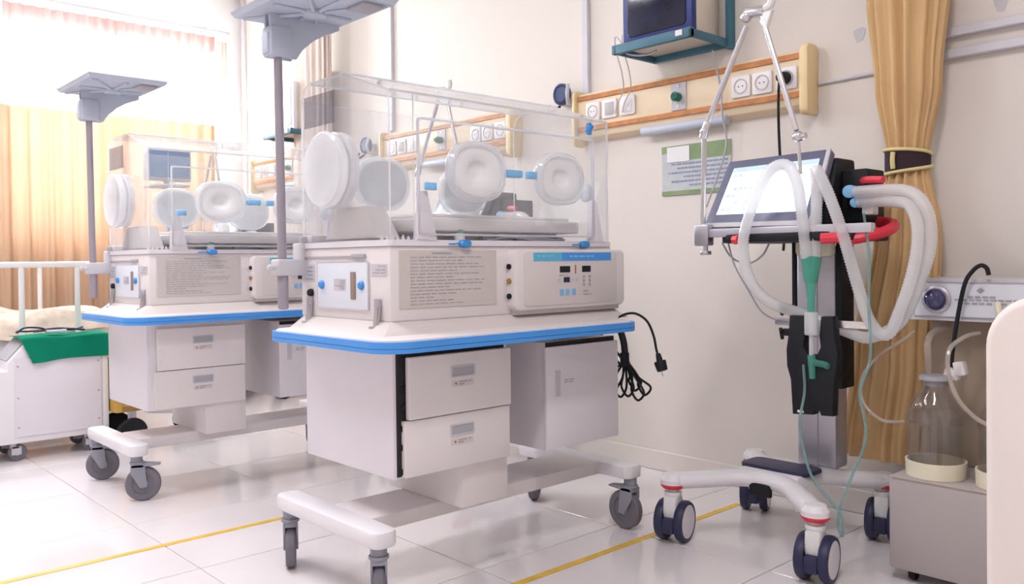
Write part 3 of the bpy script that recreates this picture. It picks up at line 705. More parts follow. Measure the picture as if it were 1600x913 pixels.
    k.cyl(V((1.22, -.240, 1.70)), V((1.22, -.305, 1.694)), .018, seg=14, bev=.003).ball((1.22, -.24, 1.69), .020).build('arm_joint', M['chrome'], R)
    k = MB().ball(j3, .018).cyl(j3+V((0, -.026, .0)), j3+V((0, .014, 0)), .010, seg=10)
    k.build('arm_joint', M['chrome'], R)
    MB().tube([(1.22, -.305, 1.70), (1.215, -.33, 1.71), (1.21, -.335, 1.735)], .012, 8).prism([(-.335, 1.69), (-.295, 1.69), (-.315, 1.64)], 'x', 1.21, 1.23, .003).build('arm_lever', M['whitep'], R)
    # hoses
    A = [(1.2, -.452, .918), (1.2, -.438, 1.043), (1.2, -.423, 1.14), (1.2, -.402, 1.192), (1.2, -.373, 1.208), (1.2, -.333, 1.194), (1.2, -.293, 1.139), (1.19, -.265, 1.061), (1.18, -.248, .981), (1.18, -.255, .899), (1.19, -.281, .829), (1.21, -.332, .78), (1.25, -.408, .750), (1.27, -.48, .722), (1.27, -.549, .698), (1.25, -.607, .688), (1.245, -.65, .70), (1.25, -.69, .722), (1.25, -.721, .763), (1.26, -.755, .853), (1.27, -.779, .941), (1.28, -.776, 1.021), (1.29, -.75, 1.078), (1.31, -.706, 1.108), (1.33, -.642, 1.118), (1.345, -.53, 1.120)]
    MB().tube(A, .0185, 10, corr=.009).build('corrugated_hose', M['hose'], R, ang=80)
    B = [(1.215, -.470, .918), (1.22, -.472, 1.042), (1.22, -.474, 1.138), (1.21, -.478, 1.178), (1.20, -.490, 1.174), (1.2, -.522, 1.106), (1.2, -.557, 1.01), (1.2, -.583, .926), (1.205, -.607, .834), (1.21, -.631, .752), (1.22, -.66, .706), (1.22, -.69, .709), (1.22, -.715, .764), (1.225, -.742, .844), (1.235, -.758, .932), (1.25, -.755, 1.005), (1.28, -.728, 1.055), (1.31, -.69, 1.078), (1.35, -.60, 1.088), (1.36, -.535, 1.088)]
    MB().tube(B, .0180, 10, corr=.009).build('corrugated_hose', M['hose'], R, ang=80)
    MB().cyl((1.205, -.455, .925), (1.205, -.458, .85), .021, .018, 14).cyl((1.213, -.470, .925), (1.207, -.462, .85), .021, .018, 14).cyl((1.205, -.46, .86), (1.205, -.462, .79), .017, .010, 14).cyl((1.205, -.462, .795), (1.205, -.462, .755), .011, seg=12).build('y_piece', M['tealp'], R)
    MB().cyl((1.205, -.462, .76), (1.205, -.462, .69), .020, .020, 14, bev=.004).cyl((1.205, -.462, .76), (1.205, -.462, .63), .007, seg=8).build('patient_connector', M['hose'], R)
    # black holder with a notch, hung on the column bracket
    L = [(-.386, .746), (-.437, .746), (-.437, .69), (-.432, .655), (-.445, .632), (-.460, .628), (-.476, .634), (-.486, .655), (-.482, .69), (-.488, .746), (-.526, .748), (-.530, .69), (-.540, .64), (-.536, .59), (-.528, .56), (-.523, .452), (-.486, .450), (-.482, .462), (-.466, .462), (-.462, .450), (-.394, .444), (-.388, .55), (-.376, .59), (-.374, .64), (-.382, .69)]
    MB().prism(L, 'x', 1.212, 1.250, .005).build('circuit_holder', M['black'], R)
    MB().box(1.2105, 1.2125, -.432, -.412, .452, .459).build('holder_mark', M['whitep'], R)
    MB().box(1.25, 1.437, -.48, -.40, .68, .715, .004).build('holder_bracket', M['greyl'], R)
    MB().box(1.25, 1.262, -.62, -.315, .712, .734, .002).build('cross_rail', M['chrome'], R)
    MB().tube([(1.205, -.462, .63), (1.207, -.47, .61), (1.207, -.50, .605), (1.205, -.515, .60)], .010, 8).cyl((1.205, -.462, .63), (1.206, -.464, .56), .012, .009, 10).build('green_tee', M['tealp'], R)
    for z in (.765, .69):
        MB().box(1.235, 1.258, -.372, -.345, z-.010, z+.012, .004).cyl((1.225, -.35, z+.012), (1.26, -.335, z-.02), .006, seg=8).build('tube_clip', M['black'], R)
    # thin lines
    MB().tube([(1.207, -.435, .60), (1.20, -.442, .52), (1.15, -.454, .44), (1.15, -.463, .361), (1.13, -.503, .283), (1.11, -.565, .235), (1.11, -.60, .197), (1.12, -.597, .137), (1.13, -.58, .165), (1.14, -.585, .222), (1.15, -.619, .322), (1.16, -.647, .407), (1.17, -.638, .478), (1.17, -.626, .539), (1.17, -.657, .641), (1.18, -.649, .783), (1.20, -.641, .925), (1.30, -.58, 1.05)], .0042, 7).build('thin_line', M['thin'], R)
    MB().tube([(1.26, -.14, .975), (1.25, -.17, .90), (1.25, -.22, .82), (1.25, -.27, .75), (1.26, -.33, .72)], .003, 6).tube([(1.27, -.11, .975), (1.265, -.15, .925), (1.265, -.21, .905), (1.27, -.26, .93), (1.28, -.28, .97)], .003, 6).build('sensor_lead', M['grey'], R)
    return R
vent = make_ventilator()
v2 = copy_tree(vent); v2.location.y += 1.60
v2['label'] = 'ventilator beyond the nearer incubator, its chrome arm and white hoses seen through the clear hood'
v3 = copy_tree(vent); v3.location += Vector((.02, 4.14, 0)); 
v3['label'] = 'farthest ventilator near the room corner, its bent arm above the farther hood'

# ------------------------------------------------------------------ bed-head socket panels
def make_panel():
    R = thing('bed_head_panel', (XW, .40, 1.6), 'nearer cream socket panel with two orange strips, behind the ventilator', 'socket panel', 'bed-head socket panels')
    y0, y1 = -.14, .985
    MB().prism([(XW, 1.472), (XW-.045, 1.490), (XW-.062, 1.520), (XW-.062, 1.670), (XW-.050, 1.692), (XW, 1.698)], 'y', y0, y1, .003).build('panel_body', M['panel'], R)
    for z in (1.527, 1.668): MB().box(XW-.068, XW-.060, y0+.002, y1-.002, z-.011, z+.011, .002, 1).build('wood_strip', M['orange'], R)
    for ya, yb in ((y0-.035, y0), (y1, y1+.018)):
        MB().prism(rrect(XW-.085, XW, 1.448, 1.708, .025, 5), 'y', ya, yb, .006).build('end_cap', M['cap'], R)
    for i, (y, z, kind) in enumerate(((.112, 1.592, 's'), (.019, 1.592, 's'), (-.083, 1.592, 's'), (.885, 1.600, 's'), (.785, 1.600, 'b'), (.682, 1.600, 'w'))):
        s = MB().prism(rrect(y-.042, y+.042, z-.042, z+.042, .008, 3), 'x', XW-.072, XW-.062, .003).build('socket', M['socket'], R)
        if kind == 's':
            MB().lathe([(.0, XW-.0715), (.024, XW-.0715), (.026, XW-.0745), (.030, XW-.0745), (.030, XW-.071)], (0, y, z), 'x', 22).build('socket_well', M['sockd'], s)
            for dy in (-.009, .009): MB().cyl((XW-.0715, y+dy, z), (XW-.0722, y+dy, z), .003, seg=8).build('socket_hole', M['black'], s)
        else:
            MB().prism(rrect(y-.026, y+.026, z-.028, z+.028, .003, 2), 'x', XW-.0745, XW-.071, .001).build('switch_plate', M['socket' if kind == 'w' else 'sockd'], s)
    g = MB().box(XW-.068, XW-.061, .372, .448, 1.541, 1.655, .002, 1).build('gas_plate', M['greyl'], R)
    MB().cyl((XW-.066, .41, 1.595), (XW-.098, .41, 1.595), .018, .020, 16, bev=.003).cyl((XW-.098, .405, 1.595), (XW-.115, .400, 1.592), .012, seg=12).build('gas_outlet', M['green'], g)
    for z in (1.640, 1.555): MB().cyl((XW-.067, .41, z), (XW-.071, .41, z), .006, seg=10).build('screw', M['chrome'], g)
    MB().cyl((XW-.042, .19, 1.478), (XW-.042, .62, 1.478), .020, seg=16, bev=.004).build('reading_lamp', M['lampg'], R)
    return R
pn = make_panel()
p2 = copy_tree(pn); p2.location.y += 1.604; p2['label'] = 'second cream socket panel with two orange strips, seen through the nearer clear hood'
p3 = copy_tree(pn); p3.location.y += 3.34; p3['label'] = 'third cream socket panel, farthest along the wall, seen through the farther clear hood'
# plug in the right socket and its cord
t = thing('wall_plug', (XW-.08, -.083, 1.592), 'black plug in the last socket beside the panel end, its cord hanging down', 'plug')
MB().cyl((XW-.073, -.083, 1.592), (XW-.115, -.080, 1.592), .024, .018, 14, bev=.003).build('plug', M['black'], t)
MB().tube([(XW-.105, -.078, 1.585), (XW-.112, -.075, 1.545), (XW-.105, -.07, 1.42), (XW-.10, -.075, 1.25), (XW-.11, -.10, 1.08), (XW-.20, -.14, .95)], .005, 8).build('cord', M['black'], t)
tag(MB().tube([(XW-.13, .20, 1.74), (XW-.082, .195, 1.60), (XW-.082, .19, 1.50), (XW-.06, .185, 1.38), (XW-.10, .20, 1.25), (XW-.25, .15, 1.12)], .0038, 7).build('hanging_cable', M['grey']), 'thin dark cable hanging from the television bracket past the socket panel', 'cable')
# blue gauges at the panels' left ends
def gauge(y, z, label):
    R = thing('wall_gauge', (XW, y, z), label, 'gauge', 'blue wall gauges')
    MB().box(XW-.05, XW, y-.03, y+.03, z-.04, z+.02, .006).build('bracket', M['greyl'], R)
    MB().lathe([(0, XW-.045), (.048, XW-.045), (.052, XW-.055), (.050, XW-.070), (.040, XW-.075), (.036, XW-.070), (0, XW-.070)], (0, y, z+.01), 'x', 26).build('dial_case', M['bluecuff'], R)
    MB().tube([(XW-.06, y+.01, z-.045), (XW-.09, y+.03, z-.07), (XW-.07, y+.075, z-.06), (XW-.05, y+.09, z-.03)], .006, 8).build('coiled_tube', M['black'], R)
    MB().tube([(XW-.075, y-.055, z+.045), (XW-.10, y-.075, z+.0), (XW-.08, y-.06, z-.045)], .009, 8).build('hook', M['greyl'], R)
gauge(1.09, 1.700, 'dark blue round gauge on the wall at the left end of the nearer socket panel')
gauge(2.785, 1.640, 'blue round gauge on the wall behind the nearer clear hood')
# notice
t = thing('wall_notice', (XW, .42, 1.3), 'laminated green and grey notice with a white slip, on the wall below the socket panel', 'notice')
MB().box(XW-.006, XW, .20, .545, 1.195, 1.405, .001, 1).build('notice_board', M['noticep'], t)
MB().box(XW-.0072, XW-.006, .20, .545, 1.375, 1.405).box(XW-.0072, XW-.006, .20, .40, 1.34, 1.376).box(XW-.0072, XW-.006, .20, .545, 1.195, 1.213).build('green_band', M['greenp'], t)
q = MB(); text_lines(q, 'x', XW-.0075, .215, .525, 1.225, 1.335, 6, .007, [.9, .8, .95, .7, .9, .6]); q.build('printed_text', M['ink2'], t)
MB().box(XW-.0095, XW-.0075, .40, .515, 1.335, 1.40).build('white_slip', M['paper'], t)

# ------------------------------------------------------------------ televisions on wall brackets
def make_tv():
    R = thing('wall_television', (1.60, .40, 1.78), 'dark-faced box television on a teal wall bracket, above the nearer socket panel', 'television', 'wall televisions')
    xf = 1.555
    MB().prism(rrect(.205, .548, 1.80, 2.12, .012, 3), 'x', xf, xf+.03, .004).build('television_frame', M['tvblue'], R)
    MB().prism(rrect(.232, .522, 1.828, 2.095, .02, 4), 'x', xf-.004, xf+.002, .003).build('television_screen', M['tvscr'], R)
    MB().hexa([(xf+.03, .205, 1.805), (XW-.03, .235, 1.812), (XW-.03, .52, 1.812), (xf+.03, .548, 1.805), (xf+.03, .205, 2.115), (XW-.03, .235, 2.09), (XW-.03, .52, 2.09), (xf+.03, .548, 2.115)], bev=.006).build('television_case', M['tvside'], R)
    f = MB().box(xf-.03, xf-.008, .19, .585, 1.768, 1.806, .003).box(xf-.03, XW-.005, .19, .204, 1.768, 1.80, .003).box(xf-.03, XW-.005, .56, .575, 1.768, 1.80, .003).box(XW-.03, XW-.012, .19, .575, 1.768, 1.80, .003)
    f.box(XW-.04, XW, .178, .200, 1.76, 2.2, .003)
    f.build('bracket', M['teal'], R)
    MB().box(xf-.02, XW-.012, .20, .565, 1.795, 1.800).build('shelf_plate', M['tvside'], R)
    MB().box(xf-.034, xf-.028, .228, .262, 1.778, 1.803, .002, 1).build('bracket_screw', M['chrome'], R)
    MB().tube([(xf-.01, .52, 1.766), (xf-.005, .48, 1.752), (xf+.01, .43, 1.748), (xf+.02, .39, 1.758)], .005, 6).build('bracket_rod', M['steel'], R)
    return R
tv = make_tv()
tv2 = copy_tree(tv); tv2.location += Vector((0, 3.13, 0)); tv2['label'] = 'farther pale box television on a wall bracket, behind the pole of the nearer lamp'
for ch in tv2.children:      # the farther set has a pale front
    if ch.name.startswith(('television_frame', 'television_screen')):
        ch.data = ch.data.copy(); ch.data.materials[0] = M['greyl'] if 'screen' in ch.name else M['shell']
for y0, lb in ((.63, 'left of the two thin cables hanging from the television bracket to the panel'), (.59, 'right of the two thin cables hanging from the television bracket to the panel')):
    tag(MB().tube([(1.59, y0-.045, 1.83), (1.59, y0-.01, 1.86), (1.61, y0, 1.80), (1.65, y0+.005, 1.72), (1.70, y0+.04, 1.66), (1.72, y0+.09, 1.61), (1.728, y0+.11, 1.57)], .0028, 6).build('hanging_cable', M['greyl']), lb, 'cable')

# ------------------------------------------------------------------ curtains
def bundle(cx, prof, n=17, amp=.16, seed=1, seg=120, m=None):
    """gathered curtain: closed folded cross-section; prof = (z, centre y, half width y, half depth x)"""
    r = random.Random(seed); ph = [r.uniform(0, 6.28) for _ in range(4)]
    mb = MB(); NV = 60
    def at(z):
        for a, b in zip(prof, prof[1:]):
            if a[0] <= z <= b[0]:
                t = (z-a[0])/(b[0]-a[0]); t = t*t*(3-2*t); return [a[i]+(b[i]-a[i])*t for i in range(1, 4)]
        return prof[-1][1:]
    z0, z1 = prof[0][0], prof[-1][0]
    def fn(u, v):
        z = z0+(z1-z0)*v; cy, wy, wx = at(z); t = 2*PI*u
        k = 1+amp*math.sin(n*t+ph[0]+.6*math.sin(3*v+ph[1]))+amp*.4*math.sin((n+7)*t+ph[2]+2*v)
        return (cx+wx*math.cos(t)*k, cy+wy*math.sin(t)*(1+(k-1)*.35), z)
    mb.grid(fn, seg, NV)
    bmesh.ops.remove_doubles(mb.bm, verts=mb.bm.verts, dist=1e-5)
    return mb
R = thing('tied_curtain', (1.69, -.53, 0), 'tan bed curtain gathered by a black and gold tie, right of the ventilator', 'curtain')
bundle(1.69, [(.245, -.460, .137, .07), (.6, -.497, .127, .07), (1.0, -.542, .10, .065), (1.235, -.546, .060, .050), (1.5, -.546, .10, .065), (1.8, -.546, .125, .07), (2.6, -.546, .15, .07)], 15, .17, 3).build('curtain_cloth', M['curt'], R, ang=180)
def tie(mb, z0, z1, k0, k1, bow):
    def fn(u, v):
        t = 2*PI*u; a = abs(math.sin(t*.5+.6)); zc = (z0+z1)/2; hh = (z1-z0)/2*(.45+.55*a if bow else 1)
        return (1.69+.060*math.cos(t)*(k0+(k1-k0)*v), -.546+.069*math.sin(t)*(k0+(k1-k0)*v), zc+hh*(2*v-1))
    mb.grid(fn, 48, 4)
mb = MB(); tie(mb, 1.195, 1.275, 1.03, 1.03, True); mb.build('tie_band', M['band'], R, ang=180)
mb = MB(); tr = []
for z, s in ((1.275, 1), (1.195, -1)):
    mb.tube([(1.69+.064*math.cos(t), -.546+.073*math.sin(t), 1.235+s*.040*(.45+.55*abs(math.sin(t*.5+.6)))) for t in [2*PI*k/40 for k in range(40)]], .006, 6, n=1, closed=True)
mb.tube([(1.625, -.526, 1.262), (1.621, -.526, 1.235), (1.625, -.526, 1.208)], .008, 6)
mb.build('tie_braid', M['braid'], R, ang=180)
R = thing('straight_curtain', (1.70, 3.28, 0), 'pale pinkish bed curtain hanging by the wall behind the nearer clear hood', 'curtain')
bundle(1.66, [(.06, 3.28, .20, .05), (1.2, 3.28, .20, .05), (2.62, 3.28, .21, .055)], 19, .2, 8).build('curtain_cloth', M['curtp'], R, ang=180)
# window curtain (lower half), valance, side drape, rod
def sheet(x0, x1, y, z0, z1, nf, amp, seed, sag=0):
    r = random.Random(seed); ph = [r.uniform(0, 6.28) for _ in range(3)]
    mb = MB()
    def fn(u, v):
        x = x0+(x1-x0)*u
        d = amp*(math.sin(2*PI*nf*u+ph[0]+.7*math.sin(5*u+ph[2])+.3*v)+.4*math.sin(2*PI*nf*2.3*u+ph[1]))*(.75+.25*(1-v))
        return (x, y+d, z0+(z1-z0)*v-sag*math.sin(PI*u)*v)
    mb.grid(fn, int(max(40, nf*14)), 12)
    return mb
tag(sheet(-.30, 1.55, YW-.09, .12, 1.972, 15, .028, 4).build('window_curtain', M['curtw'], ang=180), 'orange-tan curtain over the lower half of the window, lit from behind', 'curtain')
tag(sheet(.15, 1.56, YW-.075, 2.53, 2.645, 17, .015, 5).build('window_valance', M['valance'], ang=180), 'short pinkish valance hanging from the rod along the top of the window', 'curtain')
tag(sheet(1.568, 1.66, YW-.075, 2.33, 2.62, 2.5, .016, 6).build('side_drape', M['curtp'], ang=180), 'narrow pale drape hanging at the right end of the window valance', 'curtain')
R = thing('curtain_rod', (.85, YW-.075, 2.69), 'thin curtain rod across the top of the window', 'curtain rod')
MB().tube([(-.2, YW-.08, 2.70), (1.68, YW-.08, 2.69)], .010, 8, smooth=False).build('rod', M['greyl'], R)
for x in (.1, 1.5): MB().box(x-.012, x+.012, YW-.095, YW, 2.672, 2.705, .003).build('rod_bracket', M['greyl'], R)
MB().tube([(-.3, YW-.05, 1.985), (1.56, YW-.05, 1.985)], .006, 8, smooth=False).build('lower_rod', M['greyl'], R)

# ------------------------------------------------------------------ suction unit, right foreground
SU = thing('suction_unit', (1.45, -.95, 0), 'grey suction pump cabinet with a labelled top panel, right foreground below the tied curtain', 'suction pump')
MB().box(1.25, 1.66, -1.22, -.670, .035, .300, .008).build('cabinet', M['suct'], SU)
MB().box(1.50, 1.62, -1.20, -.690, .300, .745, .006).build('back_plate', M['suctop'], SU)
MB().prism([(1.405, .736), (1.412, .856), (1.66, .856), (1.66, .736)], 'y', -1.22, -.665, .006).build('control_head', M['suchd'], SU)
pl = MB().hexa([(1.4035, -1.20, .748), (1.4035, -.682, .748), (1.407, -.682, .748), (1.407, -1.20, .748), (1.4095, -1.20, .846), (1.4095, -.682, .846), (1.413, -.682, .846), (1.413, -1.20, .846)]).build('control_plate', M['sucpl'], SU)
q = MB().box(1.4005, 1.4032, -1.20, -.682, .747, .749).box(1.4065, 1.4092, -1.20, -.682, .845, .847).box(1.4035, 1.4062, -.684, -.682, .749, .845).build('plate_border', M['ink'], pl)
MB().prism([(-.873, .824), (-.862, .833), (-.851, .824), (-.862, .815)], 'x', 1.4065, 1.409).build('diamond_logo', M['ink'], pl)
q = MB()
for z, n0, n1, h in ((.806, -.90, -.83, .005), (.797, -.96, -.80, .005), (.787, -.93, -.815, .006)):
    y = n0
    while y < n1:
        q.box(1.4045, 1.4065, y, y+.014, z-h/2, z+h/2); y += .019
q.build('printed_text', M['ink'], pl)
MB().lathe([(.040, 1.409), (.040, 1.400), (.034, 1.397), (.034, 1.392)], (0, -.745, .797), 'x', 28).build('gauge_rim', M['steel'], pl)
MB().lathe([(.033, 1.400), (.031, 1.388), (.022, 1.378), (.010, 1.373), (0, 1.372)], (0, -.745, .797), 'x', 24).build('gauge_dome', mat('gauge_lens', (.06, .06, .16), .12, .3, coat=.6), pl)
for x, y in ((1.30, -.72), (1.60, -.72), (1.30, -1.17), (1.60, -1.17)):
    c = MB().cyl((x, y, .040), (x, y, .028), .014, seg=10).build('caster', M['steel'], SU)
    MB().cyl((x-.0, y-.010, .019), (x, y+.010, .019), .0185, seg=16, bev=.003).build('wheel', M['black'], c)
MB().box(1.2485, 1.2505, -1.21, -.68, .293, .296).build('cabinet_seam', M['suctop'], SU)
def jar(x, y, r, label):
    R = thing('glass_jar', (x, y, .3), label, 'glass jar', 'suction jars')
    z = .301
    MB().lathe([(r*.93, z+.008), (r*.93, z+.155), (r*.90, z+.19), (r*.70, z+.222), (r*.50, z+.240), (r*.47, z+.252), (r*.50, z+.268), (r*.44, z+.268), (r*.43, z+.240), (r*.62, z+.220), (r*.84, z+.188), (r*.88, z+.155), (r*.88, z+.012), (0, z+.012)], (x, y, 0), 'z', 36).build('glass', M['glass'], R)
    MB().lathe([(0, z), (r, z), (r*1.02, z+.045), (r*.96, z+.045), (r*.95, z+.008), (0, z+.008)], (x, y, 0), 'z', 36).build('base_cup', M['cream'], R)
    MB().lathe([(r*.40, z+.255), (r*.40, z+.270), (r*.55, z+.272), (r*.55, z+.284), (0, z+.286)], (x, y, 0), 'z', 24).build('stopper', M['grey'], R)
    MB().lathe([(r*.935, z+.150), (r*.945, z+.155), (r*.945, z+.172), (r*.925, z+.176)], (x, y, 0), 'z', 36).build('shoulder_band', M['glass'], R)
    MB().tube([(x, y+.02, z+.28), (x, y+.02, z+.33), (x+.01, y+.025, z+.37), (x+.06, y+.03, z+.40), (x+.16, y+.03, z+.41)], .009, 8).build('outlet_tube', M['thinw'], R)
    return R
jar(1.335, -.768, .078, 'left glass suction jar in a cream cup, on the front of the suction cabinet')
jar(1.335, -.955, .078, 'right glass suction jar, half hidden by the pale rounded board')
R = thing('suction_hose', (1.38, -.82, .6), 'black bent hose with a white connector, hanging in front of the suction control panel', 'hose')
MB().tube([(1.375, -.795, .60), (1.375, -.80, .66), (1.375, -.815, .76), (1.378, -.832, .845), (1.385, -.850, .880), (1.392, -.868, .895), (1.395, -.882, .888), (1.395, -.888, .868)], .0062, 8).build('hose', M['black'], R)
MB().box(1.355, 1.385, -.822, -.782, .575, .605, .005, rot=((1.37, -.80, .59), .3, 'X')).box(1.35, 1.38, -.84, -.81, .585, .625, .005, rot=((1.37, -.82, .60), -.2, 'X')).build('connector', M['socket'], R)
tag(MB().tube([(1.41, -.68, .70), (1.36, -.66, .672), (1.30, -.625, .635), (1.27, -.595, .585), (1.26, -.585, .53), (1.255, -.605, .485), (1.25, -.65, .455), (1.258, -.680, .452), (1.285, -.70, .452)], .0045, 8).build('suction_tube', M['thinw']), 'milky thin tube looping out left from the left glass jar', 'tube')
tag(MB().tube([(1.40, -.86, .705), (1.33, -.85, .70), (1.26, -.835, .67), (1.24, -.838, .61), (1.24, -.859, .545), (1.24, -.891, .506), (1.24, -.922, .485), (1.245, -.953, .476)], .006, 8).build('suction_tube', M['thinw']), 'pale tube running down in front of the gap between the two glass jars', 'tube')
tag(MB().tube([(1.40, -.93, .70), (1.385, -.925, .74), (1.385, -.915, .775), (1.395, -.91, .79)], .009, 8).build('suction_tube', M['cream']), 'short cream tube stub on the suction panel next to the pale board', 'tube')

# pale rounded end board at the right edge
R = thing('bed_end_board', (.20, -1.55, 0), 'pale pink-cream bed end board with a rounded top corner, at the right edge', 'bed end')
MB().prism(rrect(-2.05, -1.286, .06, .866, .075, 10), 'x', .165, .205, .012, seg=3).build('board', M['board'], R)
for y in (-1.40, -1.95): MB().cyl((.185, y, .07), (.185, y, 0), .018, seg=12, bev=.002).build('leg', M['greyl'], R)

# ------------------------------------------------------------------ left side: bed, cart, drape
BD = thing('hospital_bed', (-.6, 3.55, 0), 'white-railed hospital bed in front of the window curtain on the left', 'bed')
MB().box(-1.7, .36, 3.14, 3.98, .36, .44, .01).build('bed_frame', M['whitep'], BD)
MB().box(-1.68, .34, 3.16, 3.96, .44, .62, .04, 3).build('mattress', M['mattress'], BD)
for x in (-1.6, .25):
    for y in (3.2, 3.92): MB().cyl((x, y, 0), (x, y, .37), .02, seg=12).build('leg', M['whitep'], BD)
for y, xs in ((3.10, (-.095, .165)), (4.02, (-.08, .21))):
    r = MB().box(-1.2, .235, y-.016, y+.016, .915, .945, .008).build('side_rail', M['whitep'], BD)
    for x in xs+(-.7, -1.1): MB().cyl((x, y, .40), (x, y, .918), .014, seg=12).build('rail_post', M['whitep'], r)
MB().box(-.10, -.035, 4.00, 4.03, .73, .90, .01).build('rail_control', M['greyl'], BD)
def qf(u, v):
    x = -1.66+2.0*u; y = 3.13+.86*v
    e = min(v, 1-v)*2
    z = .652+.028*math.sin(9*x+3*v)*math.sin(7*v+2*u)+.012*math.sin(23*x+5*v)-.10*max(0, 1-e*9)
    return (x, y, z+.02)
q = MB().grid(qf, 70, 30)
tag(q.build('quilt', M['quilt'], ang=180), 'rumpled brown-beige quilt spread over the bed behind the white rail', 'quilt')
CT = thing('equipment_cart', (-.1, 2.92, 0), 'white wheeled equipment cart under the green drape, at the left edge', 'cart')
MB().prism([(-.62, .085), (.215, .085), (.215, .572), (-.135, .572), (-.225, .47), (-.225, .43), (-.62, .43)], 'y', 2.80, 3.08, .006).build('cart_body', M['foot'], CT)
MB().box(-.20, .185, 2.794, 2.801, .115, .49, .002, 1).build('side_panel', M['shell'], CT)
for x in (-.185, .17):
    for z in (.16, .30, .45): MB().cyl((x, 2.795, z), (x, 2.791, z), .005, seg=8).build('screw', M['grey'], CT)
MB().box(.19, .217, 2.792, 2.806, .09, .575, .003).build('corner_strip', M['whitep'], CT)
MB().hexa([(-.222, 2.83, .475), (-.14, 2.83, .568), (-.14, 3.05, .568), (-.222, 3.05, .475), (-.226, 2.83, .479), (-.144, 2.83, .572), (-.144, 3.05, .572), (-.226, 3.05, .479)]).build('control_panel', M['grey'], CT)
for x, y in ((-.20, 2.835), (.125, 2.835), (-.20, 3.04), (.125, 3.04), (-.56, 2.835), (-.56, 3.04)):
    c = MB().cyl((x, y, .09), (x, y, .062), .015, seg=12).box(x-.012, x+.03, y-.018, y-.014, .03, .07, .001, 1).box(x-.012, x+.03, y+.014, y+.018, .03, .07, .001, 1).box(x-.014, x+.02, y-.018, y+.018, .062, .070).build('caster', M['greyl'], CT)
    MB().lathe([(.024, -.012), (.036, -.012), (.040, -.006), (.040, .006), (.036, .012), (.024, .012)], (x+.015, y, .0405), 'y', 24).build('tyre', M['tread'], c)
    MB().lathe([(0, -.012), (.012, -.013), (.025, -.009), (.025, .009), (.012, .013), (0, .012)], (x+.015, y, .0405), 'y', 18).build('wheel_hub', M['greyl'], c)
def drape():
    mb = MB(); x0, x1 = -.175, .232
    def fn(u, v):
        x = x0+(x1-x0)*u
        # v: 0 hem in front -> .35 front edge -> 1 rear of the top
        if v < .4:
            t = v/.4; drop = (.104+.004*math.sin(7*u+1)+.012*(1-u))*(1-t)
            y = 2.785-.008*(1-t)*(1+.7*math.sin(13*u+2*t)); z = .579-drop
            x += -.0*(1-t)+.05*(1-t)*(1-u)**3
        else:
            t = (v-.4)/.6; y = 2.785+.28*t; z = .579+.003*math.sin(9*u+4*t)+.008*math.sin(PI*t)*math.sin(5*u)**2
        if v > .4 or True:
            s = max(0, u-.965)/.035
        return (x, y, z+.0015)
    mb.grid(fn, 40, 30)
    # right side fall
    def fs(u, v):
        y = 2.785+.28*u; t = v
        return (.232+.004*math.sin(8*u)*t+.004*math.sin(PI*t), y-.010*t*(1-u), .579-.115*t)
    mb.grid(fs, 16, 8)
    return mb
tag(drape().build('green_drape', M['drape'], ang=180), 'folded green surgical drape over the top of the white cart', 'drape')
b = MB().tube([(-.17, 2.86, .606), (-.14, 2.84, .628), (-.07, 2.85, .622), (-.02, 2.88, .600), (.04, 2.86, .612), (.11, 2.85, .606), (.13, 2.90, .600), (.03, 2.93, .612), (-.10, 2.92, .605), (-.16, 2.89, .610)], .0045, 7, closed=True)
b.tube([(-.10, 2.87, .605), (0, 2.84, .612), (.08, 2.88, .606), (.14, 2.93, .612)], .0045, 7)
tag(b.build('cable_loop', M['navy']), 'loop of dark cable lying on the green drape', 'cable')
tag(MB().box(-.05, .04, 2.825, 2.87, .5975, .611, .005).build('handset', M['greyl']), 'small grey handset lying on the green drape beside the cable loop', 'handset')

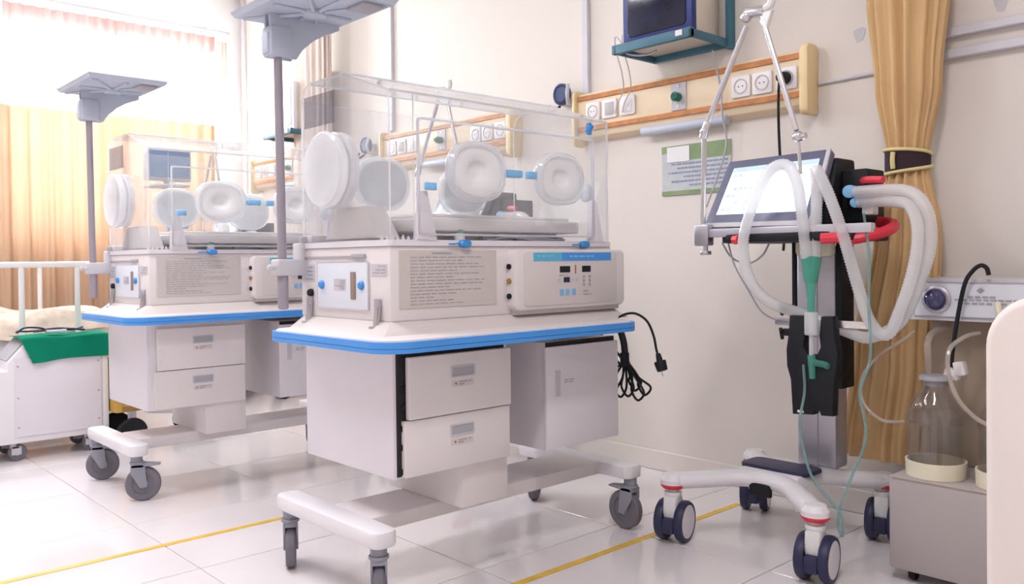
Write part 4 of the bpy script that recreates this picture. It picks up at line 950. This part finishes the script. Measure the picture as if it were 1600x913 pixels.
# things beyond the farther incubator
R = thing('low_trolley', (.52, 2.86, 0), 'low brown-boarded trolley with dark wheels, seen under the farther incubator', 'trolley')
MB().box(.26, .80, 2.72, 3.0, .185, .215, .004).build('trolley_board', M['brown'], R)
MB().box(.224, .26, 2.72, 3.0, .185, .455, .004).build('trolley_upright', M['mustard'], R)
MB().box(.36, .47, 2.73, 2.98, .215, .30, .01).build('trolley_block', M['cream'], R)
for x, y in ((.31, 2.74), (.68, 2.74), (.31, 2.98), (.68, 2.98)):
    c = MB().box(x-.02, x+.02, y-.006, y+.006, .07, .19, .002, 1).build('wheel_fork', M['steel'], R)
    MB().lathe([(.045, -.02), (.066, -.02), (.075, -.01), (.075, .01), (.066, .02), (.045, .02)], (x, y, .0755), 'y', 28).build('tyre', M['black'], c)
    MB().lathe([(0, -.018), (.046, -.014), (.046, .014), (0, .018)], (x, y, .0755), 'y', 20).build('wheel_hub', M['cream'], c)
R = thing('patient_monitor', (.85, 3.75, 0), 'dark-screened monitor on a stand, seen through the left part of the farther hood', 'monitor')
MB().prism(rrect(.755, 1.03, 1.455, 1.655, .012, 3), 'y', 3.72, 3.80, .006).build('monitor_case', M['grey'], R)
MB().prism(rrect(.768, 1.017, 1.475, 1.642, .006, 2), 'y', 3.715, 3.721, .001).build('monitor_screen', mat('slate_screen', (.10, .19, .36), .25), R)
MB().cyl((.89, 3.77, 0), (.89, 3.77, 1.46), .016, seg=12).build('stand_pole', M['greyl'], R)
MB().box(.78, 1.0, 3.66, 3.88, 1.415, 1.43, .004).build('stand_shelf', M['greyl'], R)
MB().box(.90, 1.0, 3.70, 3.74, 1.15, 1.20, .006).box(.888, .91, 3.73, 3.79, 1.16, 1.19).build('module_box', M['bluel'], R)
MB().lathe([(0, .0), (.16, .0), (.16, .018), (.03, .05), (0, .05)], (.89, 3.77, .002), 'z', 24).build('stand_base', M['greyl'], R)
tag(MB().box(XW-.06, XW-.0, 3.675, 3.75, 1.55, 1.82, .006).build('wall_box', M['orangeb']), 'small orange box on the wall beside the pale curtain', 'wall box')
